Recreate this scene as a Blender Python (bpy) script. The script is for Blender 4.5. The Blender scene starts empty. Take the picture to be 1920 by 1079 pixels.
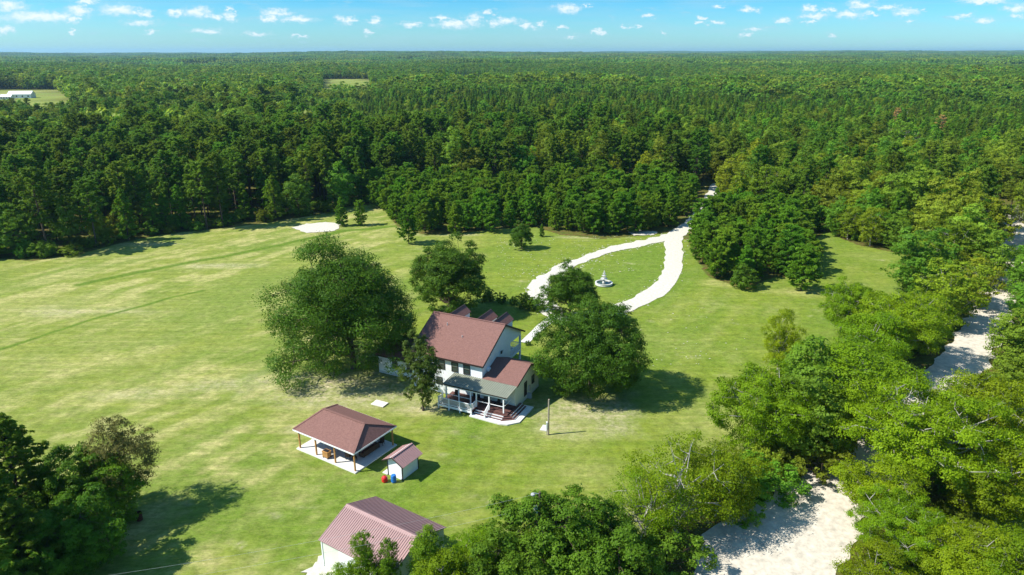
import bpy, math, random
import numpy as np
from mathutils import Vector
R = math.radians
random.seed(7); rng = np.random.default_rng(11)
sc = bpy.context.scene
C = sc.collection

# ------------------------------------------------------------ camera, sun, sky, exposure
CAM_H = 45.0; PITCH = R(19.03); FPX = 1280.0
cd = bpy.data.cameras.new('camera'); cam = bpy.data.objects.new('camera', cd); C.objects.link(cam)
cd.sensor_width = 36; cd.lens = 24; cd.clip_start = 0.5; cd.clip_end = 60000
cam.location = (0, 0, CAM_H); cam.rotation_euler = (R(90) - PITCH, 0, 0)
sc.camera = cam
SUN_EL = R(45.5); SUN_AZ = R(10)                      # light travels towards +X, a little towards +Y
sd = bpy.data.lights.new('sun', 'SUN'); sun = bpy.data.objects.new('sun', sd); C.objects.link(sun)
sd.energy = 5.0; sd.angle = R(0.53); sd.color = (1.0, 0.95, 0.86)
ldir = Vector((math.cos(SUN_EL)*math.cos(SUN_AZ), math.cos(SUN_EL)*math.sin(SUN_AZ), -math.sin(SUN_EL)))
sun.rotation_euler = ldir.to_track_quat('-Z', 'Y').to_euler()
sun.location = (-60, 0, 120)
world = bpy.data.worlds.new('World'); sc.world = world; world.use_nodes = True
SKY_STRENGTH = 0.09
sc.view_settings.view_transform = 'Standard'; sc.view_settings.look = 'None'
sc.view_settings.exposure = 0.68; sc.view_settings.gamma = 1.0; sc.view_settings.use_curve_mapping = False
sc.cycles.volume_bounces = 0
sc.cycles.max_bounces = 5; sc.cycles.diffuse_bounces = 2; sc.cycles.transmission_bounces = 2
HAZE = 0.00006

def at(u, v, z=0.0):
    """ground point (real metres) seen at a photo pixel"""
    x = (u-960)/FPX; y = (539.5-v)/FPX
    c, s = math.cos(PITCH), math.sin(PITCH)
    d = (x, c+y*s, -s+y*c); t = (z-CAM_H)/d[2]
    return (d[0]*t, d[1]*t)

# clouds: small fair-weather cumulus low over the horizon (direction = photo u, v; half sizes in px)
CLOUDS = [(18,12,26,9,1),(66,32,60,9,1),(110,30,24,8,.9),(137,37,14,8,.9),(10,56,20,6,.7),(148,20,20,8,1),(165,4,20,5,1),(134,59,10,5,.7),
 (222,19,30,9,1),(255,22,14,7,.9),(276,25,14,8,.9),(330,24,17,6,1),(372,23,22,8,1),(402,30,14,6,.9),(430,33,14,8,1),(429,18,8,7,.9),(265,43,32,5,.5),
 (281,60,13,5,.8),(392,59,30,5,.6),(480,65,26,5,.5),(518,24,22,6,1),(503,35,16,7,.95),(560,37,28,6,.9),(640,37,12,8,.8),(655,38,14,6,.9),(560,69,16,5,.4),
 (702,40,14,7,.9),(688,60,8,5,.7),(770,45,19,6,1),(825,35,11,6,.9),(848,46,26,6,1),(888,38,16,11,1),(860,44,14,5,1),(915,25,12,5,.9),(924,44,10,8,.8),(948,40,20,6,.9),
 (988,47,16,7,.8),(1018,46,10,6,.8),(1063,17,22,7,1),(1099,10,6,4,.7),(1054,52,12,4,.7),(1074,68,14,4,.4),(1125,60,16,5,.6),(1174,51,8,3,.7),(1197,48,10,4,.7),(1217,31,13,4,.8),(1243,64,7,6,.4),
 (1315,33,9,3.5,.9),(1313,43,10,3.5,.9),(1341,42,14,5,.7),(1348,11,13,5,.9),(1405,18,17,5,1),(1415,56,18,5,.6),(1398,67,14,4,.6),(1468,38,17,5,.9),(1518,17,16,6,1),(1556,19,14,4,.9),(1528,30,20,5,1),
 (1520,42,16,4,.8),(1595,28,24,6,1),(1613,10,22,7,1),(1558,66,12,5,.4),(1668,13,20,5,.9),(1697,24,20,6,1),(1730,20,8,4,.6),(1704,41,8,4,.5),(1635,27,18,4,.7),(1845,38,20,5,.9),(1810,28,16,5,.8),(1845,3,42,4,1),(1905,16,20,7,1),(1905,31,14,5,.8),(1795,33,14,4,.5)]
def build_world():
    nt = world.node_tree; N = nt.nodes; L = nt.links; N.clear()
    out = N.new('ShaderNodeOutputWorld'); bg = N.new('ShaderNodeBackground'); bg.inputs[1].default_value = SKY_STRENGTH
    L.new(bg.outputs[0], out.inputs[0])
    sky = N.new('ShaderNodeTexSky'); sky.sky_type = 'NISHITA'; sky.sun_disc = False
    sky.sun_elevation = SUN_EL; sky.sun_rotation = math.atan2(-ldir.x, -ldir.y) % (2*math.pi)
    sky.altitude = 50; sky.air_density = 1.0; sky.dust_density = 0.6; sky.ozone_density = 1.6
    tint = N.new('ShaderNodeMix'); tint.data_type = 'RGBA'; tint.blend_type = 'MULTIPLY'; tint.inputs[0].default_value = 1
    L.new(sky.outputs[0], tint.inputs[6])
    tc = N.new('ShaderNodeTexCoord'); sep = N.new('ShaderNodeSeparateXYZ'); L.new(tc.outputs['Generated'], sep.inputs[0])
    cr = N.new('ShaderNodeValToRGB'); L.new(sep.outputs[2], cr.inputs[0]); L.new(cr.outputs[0], tint.inputs[7])
    cr.color_ramp.elements[0].position = 0; cr.color_ramp.elements[0].color = (.62, 1.12, 1.44, 1)
    cr.color_ramp.elements[1].position = 1; cr.color_ramp.elements[1].color = (.55, .95, 1.15, 1)
    e = cr.color_ramp.elements.new(.085); e.color = (.14, .72, 1.24, 1)
    e = cr.color_ramp.elements.new(.35); e.color = (.38, .88, 1.2, 1)
    def m(op, a, b=None, c=None, clamp=False):
        n = N.new('ShaderNodeMath'); n.operation = op; n.use_clamp = clamp
        for i, x in enumerate((a, b, c)):
            if x is None: continue
            if isinstance(x, (int, float)): n.inputs[i].default_value = x
            else: L.new(x, n.inputs[i])
        return n.outputs[0]
    yy = m('MAXIMUM', sep.outputs[1], 0.02)
    cb = N.new('ShaderNodeCombineXYZ')
    L.new(m('DIVIDE', sep.outputs[0], yy), cb.inputs[0]); L.new(m('DIVIDE', sep.outputs[2], yy), cb.inputs[1])
    # wobble
    nz = N.new('ShaderNodeTexNoise'); nz.inputs['Scale'].default_value = 75; nz.inputs['Detail'].default_value = 5; nz.inputs['Roughness'].default_value = .62
    mp = N.new('ShaderNodeVectorMath'); mp.operation = 'MULTIPLY'; mp.inputs[1].default_value = (1, 1.7, 1)
    L.new(cb.outputs[0], mp.inputs[0]); L.new(mp.outputs[0], nz.inputs['Vector'])
    wob = N.new('ShaderNodeVectorMath'); wob.operation = 'MULTIPLY_ADD'
    L.new(nz.outputs['Color'], wob.inputs[0]); wob.inputs[1].default_value = (.052, .018, 0)
    off = N.new('ShaderNodeVectorMath'); off.operation = 'SUBTRACT'; L.new(cb.outputs[0], off.inputs[0]); off.inputs[1].default_value = (.026, .009, 0)
    L.new(off.outputs[0], wob.inputs[2])
    best = None
    for (u, v, hw, hh, st) in CLOUDS:
        x = (u-960)/FPX; y = (539.5-v)/FPX; c, s = math.cos(PITCH), math.sin(PITCH)
        dy = c+y*s; px, pz = x/dy, (-s+y*c)/dy
        kk = 1.75 if hw > 19 else 1.45; sx, sz = FPX/(hw*kk)*dy, FPX/(hh*kk*.97)*dy
        q = N.new('ShaderNodeVectorMath'); q.operation = 'MULTIPLY_ADD'
        L.new(wob.outputs[0], q.inputs[0]); q.inputs[1].default_value = (sx, sz, 0); q.inputs[2].default_value = (-px*sx, -pz*sz, 0)
        ln = N.new('ShaderNodeVectorMath'); ln.operation = 'LENGTH'; L.new(q.outputs[0], ln.inputs[0])
        d = m('MULTIPLY_ADD', ln.outputs['Value'], 1.0, (1-st)*.38)
        best = d if best is None else m('MINIMUM', best, d)
    mr = N.new('ShaderNodeMapRange'); mr.interpolation_type = 'SMOOTHSTEP'
    L.new(best, mr.inputs[0]); mr.inputs[1].default_value = 1.18; mr.inputs[2].default_value = .02; mr.inputs[3].default_value = 0; mr.inputs[4].default_value = .92
    front = m('GREATER_THAN', sep.outputs[1], .1)
    mask = m('MULTIPLY', mr.outputs[0], front)
    # faint veil of thin far cloud near the horizon
    n2 = N.new('ShaderNodeTexNoise'); n2.inputs['Scale'].default_value = 9; n2.inputs['Detail'].default_value = 5
    sc3 = N.new('ShaderNodeVectorMath'); sc3.operation = 'MULTIPLY'; L.new(tc.outputs['Generated'], sc3.inputs[0]); sc3.inputs[1].default_value = (1, 1, 9)
    L.new(sc3.outputs[0], n2.inputs['Vector'])
    veil = N.new('ShaderNodeMapRange'); L.new(n2.outputs['Fac'], veil.inputs[0]); veil.inputs[1].default_value = .45; veil.inputs[2].default_value = .75; veil.inputs[4].default_value = .34
    n3 = N.new('ShaderNodeTexNoise'); n3.inputs['Scale'].default_value = 24; n3.inputs['Detail'].default_value = 7; n3.inputs['Roughness'].default_value = .6
    m3 = N.new('ShaderNodeVectorMath'); m3.operation = 'MULTIPLY'; m3.inputs[1].default_value = (1, 4.2, 1); L.new(cb.outputs[0], m3.inputs[0]); L.new(m3.outputs[0], n3.inputs['Vector'])
    w3_ = N.new('ShaderNodeMapRange'); w3_.interpolation_type = 'SMOOTHSTEP'; L.new(n3.outputs['Fac'], w3_.inputs[0]); w3_.inputs[1].default_value = .55; w3_.inputs[2].default_value = .76; w3_.inputs[4].default_value = .55
    msk = m('MAXIMUM', mask, m('MAXIMUM', veil.outputs[0], m('MULTIPLY', w3_.outputs[0], front)), clamp=True)
    # vertical shading of the puffs by their own noise
    ccol = N.new('ShaderNodeMix'); ccol.data_type = 'RGBA'
    L.new(mr.outputs[0], ccol.inputs[0])
    k = 1/SKY_STRENGTH
    ccol.inputs[6].default_value = (.30*k, .47*k, .56*k, 1); ccol.inputs[7].default_value = (.66*k, .70*k, .72*k, 1)
    mx = N.new('ShaderNodeMix'); mx.data_type = 'RGBA'; L.new(msk, mx.inputs[0]); L.new(tint.outputs[2], mx.inputs[6]); L.new(ccol.outputs[2], mx.inputs[7])
    L.new(mx.outputs[2], bg.inputs[0])
build_world()

# ------------------------------------------------------------ materials
def new_mat(name):
    m = bpy.data.materials.new(name); m.use_nodes = True; nt = m.node_tree
    return m, nt, nt.nodes['Principled BSDF']
def simple(name, col, rough=.7, spec=.3, noise=None, nscale=3., bump=0., metal=0.):
    m, nt, b = new_mat(name); N, L = nt.nodes, nt.links
    b.inputs['Roughness'].default_value = rough; b.inputs['Specular IOR Level'].default_value = spec; b.inputs['Metallic'].default_value = metal
    b.inputs['Base Color'].default_value = (*col, 1)
    if noise or bump:
        g = N.new('ShaderNodeNewGeometry'); n = N.new('ShaderNodeTexNoise'); n.inputs['Scale'].default_value = nscale; n.inputs['Detail'].default_value = 6; n.inputs['Roughness'].default_value = .65
        L.new(g.outputs['Position'], n.inputs['Vector'])
        if noise:
            r = N.new('ShaderNodeMapRange'); L.new(n.outputs['Fac'], r.inputs[0]); r.inputs[1].default_value = .3; r.inputs[2].default_value = .7
            mx = N.new('ShaderNodeMix'); mx.data_type = 'RGBA'; L.new(r.outputs[0], mx.inputs[0])
            mx.inputs[6].default_value = (*[c*(1-noise) for c in col], 1); mx.inputs[7].default_value = (*[min(1, c*(1+noise)) for c in col], 1)
            L.new(mx.outputs[2], b.inputs['Base Color'])
        if bump:
            bp = N.new('ShaderNodeBump'); bp.inputs['Strength'].default_value = bump; bp.inputs['Distance'].default_value = .05
            L.new(n.outputs['Fac'], bp.inputs['Height']); L.new(bp.outputs[0], b.inputs['Normal'])
    return m
def leaf_mat(name, dark, light, trans=.35, vary=.25):
    m, nt, b = new_mat(name); N, L = nt.nodes, nt.links
    at_ = N.new('ShaderNodeAttribute'); at_.attribute_name = 'tint'
    mx = N.new('ShaderNodeMix'); mx.data_type = 'RGBA'; L.new(at_.outputs['Fac'], mx.inputs[0])
    mx.inputs[6].default_value = (*dark, 1); mx.inputs[7].default_value = (*light, 1)
    oi = N.new('ShaderNodeObjectInfo'); hs = N.new('ShaderNodeHueSaturation')
    r1 = N.new('ShaderNodeMapRange'); L.new(oi.outputs['Random'], r1.inputs[0]); r1.inputs[3].default_value = 1-vary; r1.inputs[4].default_value = 1+vary
    ml = N.new('ShaderNodeMath'); ml.operation = 'MULTIPLY'; L.new(oi.outputs['Random'], ml.inputs[0]); ml.inputs[1].default_value = 7.31
    fr = N.new('ShaderNodeMath'); fr.operation = 'FRACT'; L.new(ml.outputs[0], fr.inputs[0])
    r2 = N.new('ShaderNodeMapRange'); L.new(fr.outputs[0], r2.inputs[0]); r2.inputs[3].default_value = .5-.035*vary*4; r2.inputs[4].default_value = .5+.02*vary*4
    L.new(r1.outputs[0], hs.inputs['Value']); L.new(r2.outputs[0], hs.inputs['Hue']); L.new(mx.outputs[2], hs.inputs['Color'])
    L.new(hs.outputs[0], b.inputs['Base Color']); b.inputs['Roughness'].default_value = .5; b.inputs['Specular IOR Level'].default_value = .10
    tr = N.new('ShaderNodeBsdfTranslucent')
    hs2 = N.new('ShaderNodeHueSaturation'); hs2.inputs['Hue'].default_value = .485; hs2.inputs['Value'].default_value = 1.5; L.new(hs.outputs[0], hs2.inputs['Color']); L.new(hs2.outputs[0], tr.inputs[0])
    ms = N.new('ShaderNodeMixShader'); ms.inputs[0].default_value = trans
    L.new(b.outputs[0], ms.inputs[1]); L.new(tr.outputs[0], ms.inputs[2])
    L.new(ms.outputs[0], N['Material Output'].inputs['Surface'])
    return m
M = {}
M['oak'] = leaf_mat('oak_leaves', (.026, .076, .006), (.092, .190, .012), .28, .06)
M['bright'] = leaf_mat('light_leaves', (.080, .162, .004), (.235, .355, .009), .38, .15)
M['dark'] = leaf_mat('glossy_dark_leaves', (.032, .095, .007), (.120, .235, .014), .32, .10)
M['pine'] = leaf_mat('pine_needles', (.060, .145, .012), (.175, .315, .024), .36, .24)
M['young'] = leaf_mat('young_pine_needles', (.066, .170, .011), (.185, .360, .020), .38, .18)
M['hard'] = leaf_mat('hardwood_leaves', (.074, .165, .013), (.205, .340, .026), .38, .30)
M['yellow'] = leaf_mat('yellow_green_leaves', (.090, .165, .008), (.23, .31, .015), .36, .22)
M['maple'] = leaf_mat('bronze_leaves', (.055, .085, .012), (.24, .22, .06), .35, .1)
M['fresh'] = leaf_mat('fresh_leaves', (.060, .140, .006), (.165, .285, .014), .36, .10)
M['olive'] = leaf_mat('olive_leaves', (.038, .078, .010), (.125, .17, .025), .3, .1)
M['brown'] = leaf_mat('dead_needles', (.30, .19, .05), (.56, .37, .12), .04, .04)
M['bark'] = simple('dark_bark', (.10, .075, .055), .9, .1, .4, 4, .6)
M['palebark'] = simple('pale_bark', (.38, .36, .32), .85, .1, .35, 3, .5)
M['shingle'] = simple('red_shingles', (.200, .105, .088), .85, .15, .22, 5, .5)
M['metalred'] = simple('red_metal_roofing', (.34, .205, .195), .42, .5, .06, 1.5, 0)
M['metalgrey'] = simple('grey_green_metal_roofing', (.235, .250, .190), .45, .5, .08, 2, 0)
M['white'] = simple('white_siding', (.80, .82, .83), .6, .3, .05, 1.2, 0)
M['cream'] = simple('cream_siding', (.66, .69, .58), .65, .3, .05, 1.2, 0)
M['trimwhite'] = simple('white_paint', (.80, .82, .83), .5, .4, .03, 3, 0)
M['darktrim'] = simple('dark_brown_trim', (.030, .020, .018), .6, .3)
M['glass'] = simple('dark_window_glass', (.035, .05, .045), .12, .6)
M['blind'] = simple('window_blind', (.10, .13, .10), .5, .3, .15, 9)
M['deck'] = simple('red_stained_deck', (.125, .060, .052), .75, .2, .25, 4)
M['concrete'] = simple('concrete', (.62, .61, .57), .85, .2, .10, 1.2, .2)
M['timber'] = simple('honey_timber', (.42, .22, .075), .7, .2, .2, 5)
M['black'] = simple('black_metal', (.02, .02, .022), .5, .4)
M['wicker'] = simple('dark_wicker', (.07, .045, .03), .8, .2, .3, 12)
M['cushion'] = simple('dusty_rose_cushion', (.14, .06, .06), .9, .1, .2, 6)
M['pole'] = simple('weathered_pole', (.30, .26, .20), .9, .1, .3, 6, .3)
M['red'] = simple('red_plastic', (.60, .015, .015), .4, .5)
M['blue'] = simple('blue_plastic', (.012, .16, .55), .4, .5)
M['fountain'] = simple('fountain_stone', (.55, .55, .52), .8, .2, .18, 3, .3)
M['water'] = simple('dark_water', (.04, .06, .02), .08, .6)
M['galv'] = simple('galvanised_steel', (.40, .41, .41), .4, .5)
M['grey'] = simple('grey_box', (.42, .43, .43), .5, .4)
M['stone'] = simple('pale_stone', (.66, .63, .56), .85, .2, .2, 2, .3)

# ------------------------------------------------------------ helpers
def mesh_np(name, V, Q, mats, midx=None, tint=None, smooth=False):
    me = bpy.data.meshes.new(name)
    V = np.asarray(V, np.float32); Q = np.asarray(Q, np.int32); nq, k = Q.shape
    me.vertices.add(len(V)); me.vertices.foreach_set('co', V.ravel())
    me.loops.add(nq*k); me.loops.foreach_set('vertex_index', Q.ravel())
    me.polygons.add(nq); me.polygons.foreach_set('loop_start', np.arange(0, nq*k, k, dtype=np.int32))
    for m in mats: me.materials.append(m)
    if midx is not None: me.polygons.foreach_set('material_index', np.asarray(midx, np.int32))
    if smooth: me.polygons.foreach_set('use_smooth', np.ones(nq, bool))
    me.update(calc_edges=True)
    if tint is not None:
        a = me.attributes.new('tint', 'FLOAT', 'POINT'); a.data.foreach_set('value', np.asarray(tint, np.float32))
    me.validate()
    return me
def tag(o, label=None, cat=None, group=None, kind=None):
    if label: o['label'] = label
    if cat: o['category'] = cat
    if group: o['group'] = group
    if kind: o['kind'] = kind
    return o
def link(name, me, parent=None):
    o = bpy.data.objects.new(name, me); C.objects.link(o)
    if parent: o.parent = parent
    return o
def empty(name, loc, rz=0, label=None, cat=None, group=None):
    o = bpy.data.objects.new(name, None); C.objects.link(o); o.location = loc; o.rotation_euler = (0, 0, rz); o.empty_display_size = .5
    return tag(o, label, cat, group)
def children_of(o):
    return [c for c in C.objects if c.parent == o]
class MB:
    """collects shapes into one mesh"""
    def __init__(s): s.v = []; s.f = []
    def add(s, vs, fs):
        n = len(s.v); s.v += [tuple(map(float, v)) for v in vs]; s.f += [tuple(i+n for i in f) for f in fs]; return s
    def box(s, x0, x1, y0, y1, z0, z1):
        return s.add([(x, y, z) for z in (z0, z1) for (x, y) in ((x0, y0), (x1, y0), (x1, y1), (x0, y1))],
                     [(3, 2, 1, 0), (4, 5, 6, 7), (0, 1, 5, 4), (1, 2, 6, 5), (2, 3, 7, 6), (3, 0, 4, 7)])
    def prism(s, pts, axis, a, b):
        """extrude a 2-D polygon; axis x: pts=(y,z), axis y: pts=(x,z), axis z: pts=(x,y)"""
        def P(p, t): return {'x': (t, p[0], p[1]), 'y': (p[0], t, p[1]), 'z': (p[0], p[1], t)}[axis]
        n = len(pts); vs = [P(p, a) for p in pts]+[P(p, b) for p in pts]
        return s.add(vs, [tuple(range(n))[::-1], tuple(range(n, 2*n))]+[(i, (i+1) % n, n+(i+1) % n, n+i) for i in range(n)])
    def bar(s, p, q, w, h=None):
        p, q = Vector(p), Vector(q); d = (q-p).normalized(); h = h or w
        up = Vector((0, 0, 1)) if abs(d.z) < .95 else Vector((0, 1, 0)); a = d.cross(up).normalized(); b = a.cross(d).normalized()
        vs = [tuple(e+a*sx*w/2+b*sy*h/2) for e in (p, q) for sx, sy in ((-1, -1), (1, -1), (1, 1), (-1, 1))]
        return s.add(vs, [(3, 2, 1, 0), (4, 5, 6, 7), (0, 1, 5, 4), (1, 2, 6, 5), (2, 3, 7, 6), (3, 0, 4, 7)])
    def slab(s, a, b, c, d, t):
        """roof plane a,b,c,d with thickness t below"""
        A = [Vector(x) for x in (a, b, c, d)]; n = (A[1]-A[0]).cross(A[3]-A[0]).normalized()
        if n.z < 0: n = -n
        vs = [tuple(x) for x in A]+[tuple(x-n*t) for x in A]
        return s.add(vs, [(0, 1, 2, 3), (7, 6, 5, 4), (0, 4, 5, 1), (1, 5, 6, 2), (2, 6, 7, 3), (3, 7, 4, 0)])
    def lathe(s, prof, n=20, c=(0, 0)):
        vs = []; m = len(prof)
        for i in range(n):
            a = 2*math.pi*i/n; vs += [(c[0]+r*math.cos(a), c[1]+r*math.sin(a), z) for r, z in prof]
        fs = [(i*m+j, ((i+1) % n)*m+j, ((i+1) % n)*m+j+1, i*m+j+1) for i in range(n) for j in range(m-1)]
        fs += [tuple(i*m for i in range(n))[::-1], tuple(i*m+m-1 for i in range(n))]
        return s.add(vs, fs)
    def build(s, name, mat, parent=None, kind=None, label=None, bevel=0):
        me = bpy.data.meshes.new(name); me.from_pydata(s.v, [], s.f); me.materials.append(mat)
        me.validate()
        import bmesh
        bm = bmesh.new(); bm.from_mesh(me); bmesh.ops.recalc_face_normals(bm, faces=bm.faces); bm.to_mesh(me); bm.free()
        o = link(name, me, parent)
        if bevel:
            md = o.modifiers.new('bevel', 'BEVEL'); md.width = bevel; md.segments = 1; md.limit_method = 'ANGLE'
        return tag(o, label=label, kind=kind)
def vnoise(x, y, s, seed):
    g = np.random.default_rng(seed).random((257, 257)); x = np.asarray(x)/s+1000.3; y = np.asarray(y)/s+1000.7
    xi = np.floor(x).astype(int); yi = np.floor(y).astype(int); fx = x-xi; fy = y-yi
    fx = fx*fx*(3-2*fx); fy = fy*fy*(3-2*fy); a = xi % 256; b = yi % 256
    return (g[a, b]*(1-fx)+g[a+1, b]*fx)*(1-fy)+(g[a, b+1]*(1-fx)+g[a+1, b+1]*fx)*fy
def fbm(x, y, s, seed, o=4):
    t = 0; w = 0
    for i in range(o): t = t+vnoise(x, y, s/2**i, seed+i)*.5**i; w += .5**i
    return t/w
def inpoly(x, y, poly):
    x = np.asarray(x, float); y = np.asarray(y, float); r = np.zeros(x.shape, bool); n = len(poly)
    for i in range(n):
        x0, y0 = poly[i]; x1, y1 = poly[(i+1) % n]
        if y0 == y1: continue
        r ^= ((y0 > y) != (y1 > y)) & (x < (x1-x0)*(y-y0)/(y1-y0)+x0)
    return r
def segdist(x, y, pts, ws=None):
    """distance to a polyline (and local width)"""
    best = np.full(np.shape(x), 1e9); bw = np.zeros(np.shape(x))
    for i in range(len(pts)-1):
        ax, ay = pts[i]; bx, by = pts[i+1]; dx, dy = bx-ax, by-ay
        t = np.clip(((x-ax)*dx+(y-ay)*dy)/(dx*dx+dy*dy+1e-9), 0, 1)
        d = np.hypot(x-ax-t*dx, y-ay-t*dy)
        if ws is not None: bw = np.where(d < best, ws[i]*(1-t)+ws[i+1]*t, bw)
        best = np.minimum(best, d)
    return (best, bw) if ws is not None else best

# ------------------------------------------------------------ layout of the land
HOUSE_O = (-4.0, 82.6); HOUSE_A = R(-25.75); PAV_O = (-17.72, 66.13); PAV_A = R(-32.2); BARN_O = (-17.4, 51.4)
CLEARING = [(-400, 95)]+[at(*p) for p in [(0,485),(60,490),(150,476),(230,455),(300,440),(400,430),(500,418),(600,402),(650,388),(700,384),(722,395),(745,425),(800,442),(860,438),
   (930,430),(1000,425),(1050,440),(1130,448),(1190,443),(1262,436),(1290,452),(1300,480),(1330,520),(1400,543),(1450,520),(1530,520),(1530,450),(1550,432),(1560,440),(1610,460),(1700,478)]]\
   + [at(1690,560), at(1600,640), at(1560,720), at(1470,860), at(1330,960), at(1200,1000), at(950,1050), (5, 20), (-400, 20)]
YSTAND = [at(*p) for p in [(722,395),(745,425),(800,442),(860,438),(930,430),(1000,425),(1050,440),(1130,448),(1190,443),(1262,436)]]+[(62, 192), (64, 232), (-52, 232), (-44, 205)]
YCLUMP = [at(*p) for p in [(1290,452),(1300,480),(1330,520),(1400,543),(1450,520),(1530,520),(1530,450),(1550,432)]]+[(88, 187), (66, 197), (52, 190)]
ROAD = [(at(*p), w) for p, w in [((1900,425),3.2),((1893,480),3.2),((1885,530),3.3),((1862,580),3.3),((1838,625),3.4),((1795,690),3.4),((1735,770),3.6),((1660,850),4.0),((1570,925),4.2),((1500,985),4.8),((1450,1060),5.1)]]
ROAD = [((150, 230), 3.2)]+ROAD+[((17, 40), 5.6), ((8, 20), 5.6)]
DRIVE_E = [(at(*p), w) for p, w in [((1345,345),1.9),((1327,380),1.9),((1300,415),1.9),((1266,441),2.4),((1264,470),2.0),((1261,500),1.9),((1245,532),1.95),((1205,562),2.1),((1150,582),2.1),((1090,594),2.1),((1045,590),2.0),((1015,565),1.8),((1008,545),1.8)]]
DRIVE_W = [(at(*p), w) for p, w in [((1268,440),2.2),((1215,453),1.8),((1150,468),1.8),((1090,488),1.8),((1045,508),1.8),((1015,532),1.8),((1008,548),1.7)]]
FAR_CLEAR = [[(-390, 505), (-305, 505), (-410, 660), (-575, 900), (-700, 900)],
             [(-196, 718), (-142, 718), (-246, 1250), (-335, 1250)],
             [(-84, 800), (-32, 800), (-45, 1330), (-140, 1330)]]
def in_drive(x, y, pad=1.5):
    r = np.zeros(np.shape(x), bool)
    for L_ in (ROAD, DRIVE_E, DRIVE_W):
        d, w = segdist(x, y, [p for p, _ in L_], [q for _, q in L_]); r |= d < w+pad
    return r
def terrain(x, y):
    d = np.hypot(x, y); far = np.clip((d-2200)/4000, 0, 1)
    h = far*(fbm(x, y, 2200, 51, 3)-.42)*75
    u_ = x/np.maximum(np.abs(y), 1); w_ = np.where(d < 1450, np.clip((u_+.12)*8, 0, 1), np.clip((d-1450)/300+np.clip((u_+.12)*8, 0, 1), 0, 1))
    h += np.clip((d-430)/450, 0, 1)*(fbm(x, y, 480, 61, 3)-.5)*26*w_
    h += np.clip((d-7500)/3000, 0, 1)*np.clip(x/6000+.35, 0, 1)*38
    h += np.exp(-((y-5200)/900)**2)*np.clip(-x/4000+.35, 0, 1)*16
    return h

# ground: one sheet, fine near, coarse far
gx = np.concatenate([-np.geomspace(16000, 135, 50), np.arange(-134, 134, .5), np.geomspace(135, 16000, 50)])
gy = np.concatenate([np.linspace(-400, 20, 12), np.arange(22, 236, .5), np.geomspace(238, 16000, 70)])
GX, GY = np.meshgrid(gx, gy); nx, ny = len(gx), len(gy)
clear = inpoly(GX, GY, CLEARING)
near = (np.abs(GX) < 134) & (GY < 236) & (GY > 22)
clear_edge = (fbm(GX, GY, 6, 5)-.5)*0
farfield = np.zeros(GX.shape, bool)
for p in FAR_CLEAR: farfield |= inpoly(GX, GY, p)
GZ = terrain(GX, GY)
GZ += np.where(near, (fbm(GX, GY, 9, 77, 3)-.5)*.10-.05, 0)
# channels: dry, lush, bare soil
ax_, ay_ = at(0, 655); bx_, by_ = at(320, 560); ang = math.atan2(by_-ay_, bx_-ax_)
ca, sa = math.cos(ang), math.sin(ang)
S1 = GX*ca+GY*sa; S2 = -GX*sa+GY*ca
streak = .6*fbm(S1/4+4*fbm(GX, GY, 9, 71, 2), S2, 2.2, 21, 5)+.4*fbm(GX, GY, 3.2, 171, 5); big = fbm(S1/2.5, S2, 26, 31, 3); fine = fbm(GX, GY, 1.1, 41, 3)
a2 = R(-30); T1 = GX*math.cos(a2)+GY*math.sin(a2); T2 = -GX*math.sin(a2)+GY*math.cos(a2)
streak2 = fbm(T1/5, T2, 1.6, 61, 3)
def blob(u, v, ru, rv, power=1.0):
    """soft patch placed on the ground, radii in metres, u/v photo pixel of its centre"""
    x, y = at(u, v); n = (fbm(GX, GY, 5, int(u+v), 3)-.5)*1.6
    return np.clip(1.15-np.sqrt(((GX-x)/ru)**2+((GY-y)/rv)**2)+n*.8, 0, 1)*power
dry = np.clip((streak-.45)*4.4, 0, 1)*np.clip((big-.33)*3.0, 0, 1)
west = np.clip((-GX-14)/30, 0, 1)
dry = np.clip(dry*(.30+.95*west)*(.35+1.2*fbm(GX, GY, 3, 141, 4))+west*.22, 0, 1)
for b in [(40,580,34,9,.9),(130,560,25,6,.8),(330,500,20,5,.7),(440,490,16,4,.6),(260,640,26,5,.5),(110,690,20,9,.7),(420,730,12,4,.7),(590,775,7,4,.8),(560,800,5,3,.8),(1060,800,7,4,.8),(1100,890,7,5,.5),(1125,960,7,4,.6),
          (1330,790,6,7,.55),(1250,640,7,7,.3),(1330,830,6,5,.45),(980,830,5,3,.3),(380,850,6,4,.6),(800,770,5,3,.7),(870,450,18,8,.35),(240,455,25,3,.8),(430,425,20,3,.6),(1490,548,8,3,.8),(1350,530,6,3,.7),(1620,480,10,5,.3),(760,770,8,2.5,.6),(1110,445,12,3,.4),(60,505,20,5,.4)]:
    dry = np.maximum(dry, blob(*b)*(.45+.75*streak))
lush = np.clip((fbm(S1/2, S2, 11, 91, 4)-.42)*3.2, 0, 1)*.9
for b in [(1150,520,14,12,.9),(900,800,9,5,.9),(500,870,12,7,.8),(950,590,9,7,.9),(1230,640,14,12,.7),(560,960,10,6,.7),(750,1000,12,8,.5),(700,930,8,5,.6),(1180,760,6,9,.5)]:
    lush = np.maximum(lush, blob(*b))
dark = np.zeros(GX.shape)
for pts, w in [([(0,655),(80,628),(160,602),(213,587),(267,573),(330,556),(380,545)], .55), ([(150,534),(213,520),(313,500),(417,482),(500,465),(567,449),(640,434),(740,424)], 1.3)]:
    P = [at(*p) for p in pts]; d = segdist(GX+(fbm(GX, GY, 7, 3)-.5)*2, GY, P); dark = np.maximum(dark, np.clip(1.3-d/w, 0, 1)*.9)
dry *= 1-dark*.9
bare = np.zeros(GX.shape)
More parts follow.
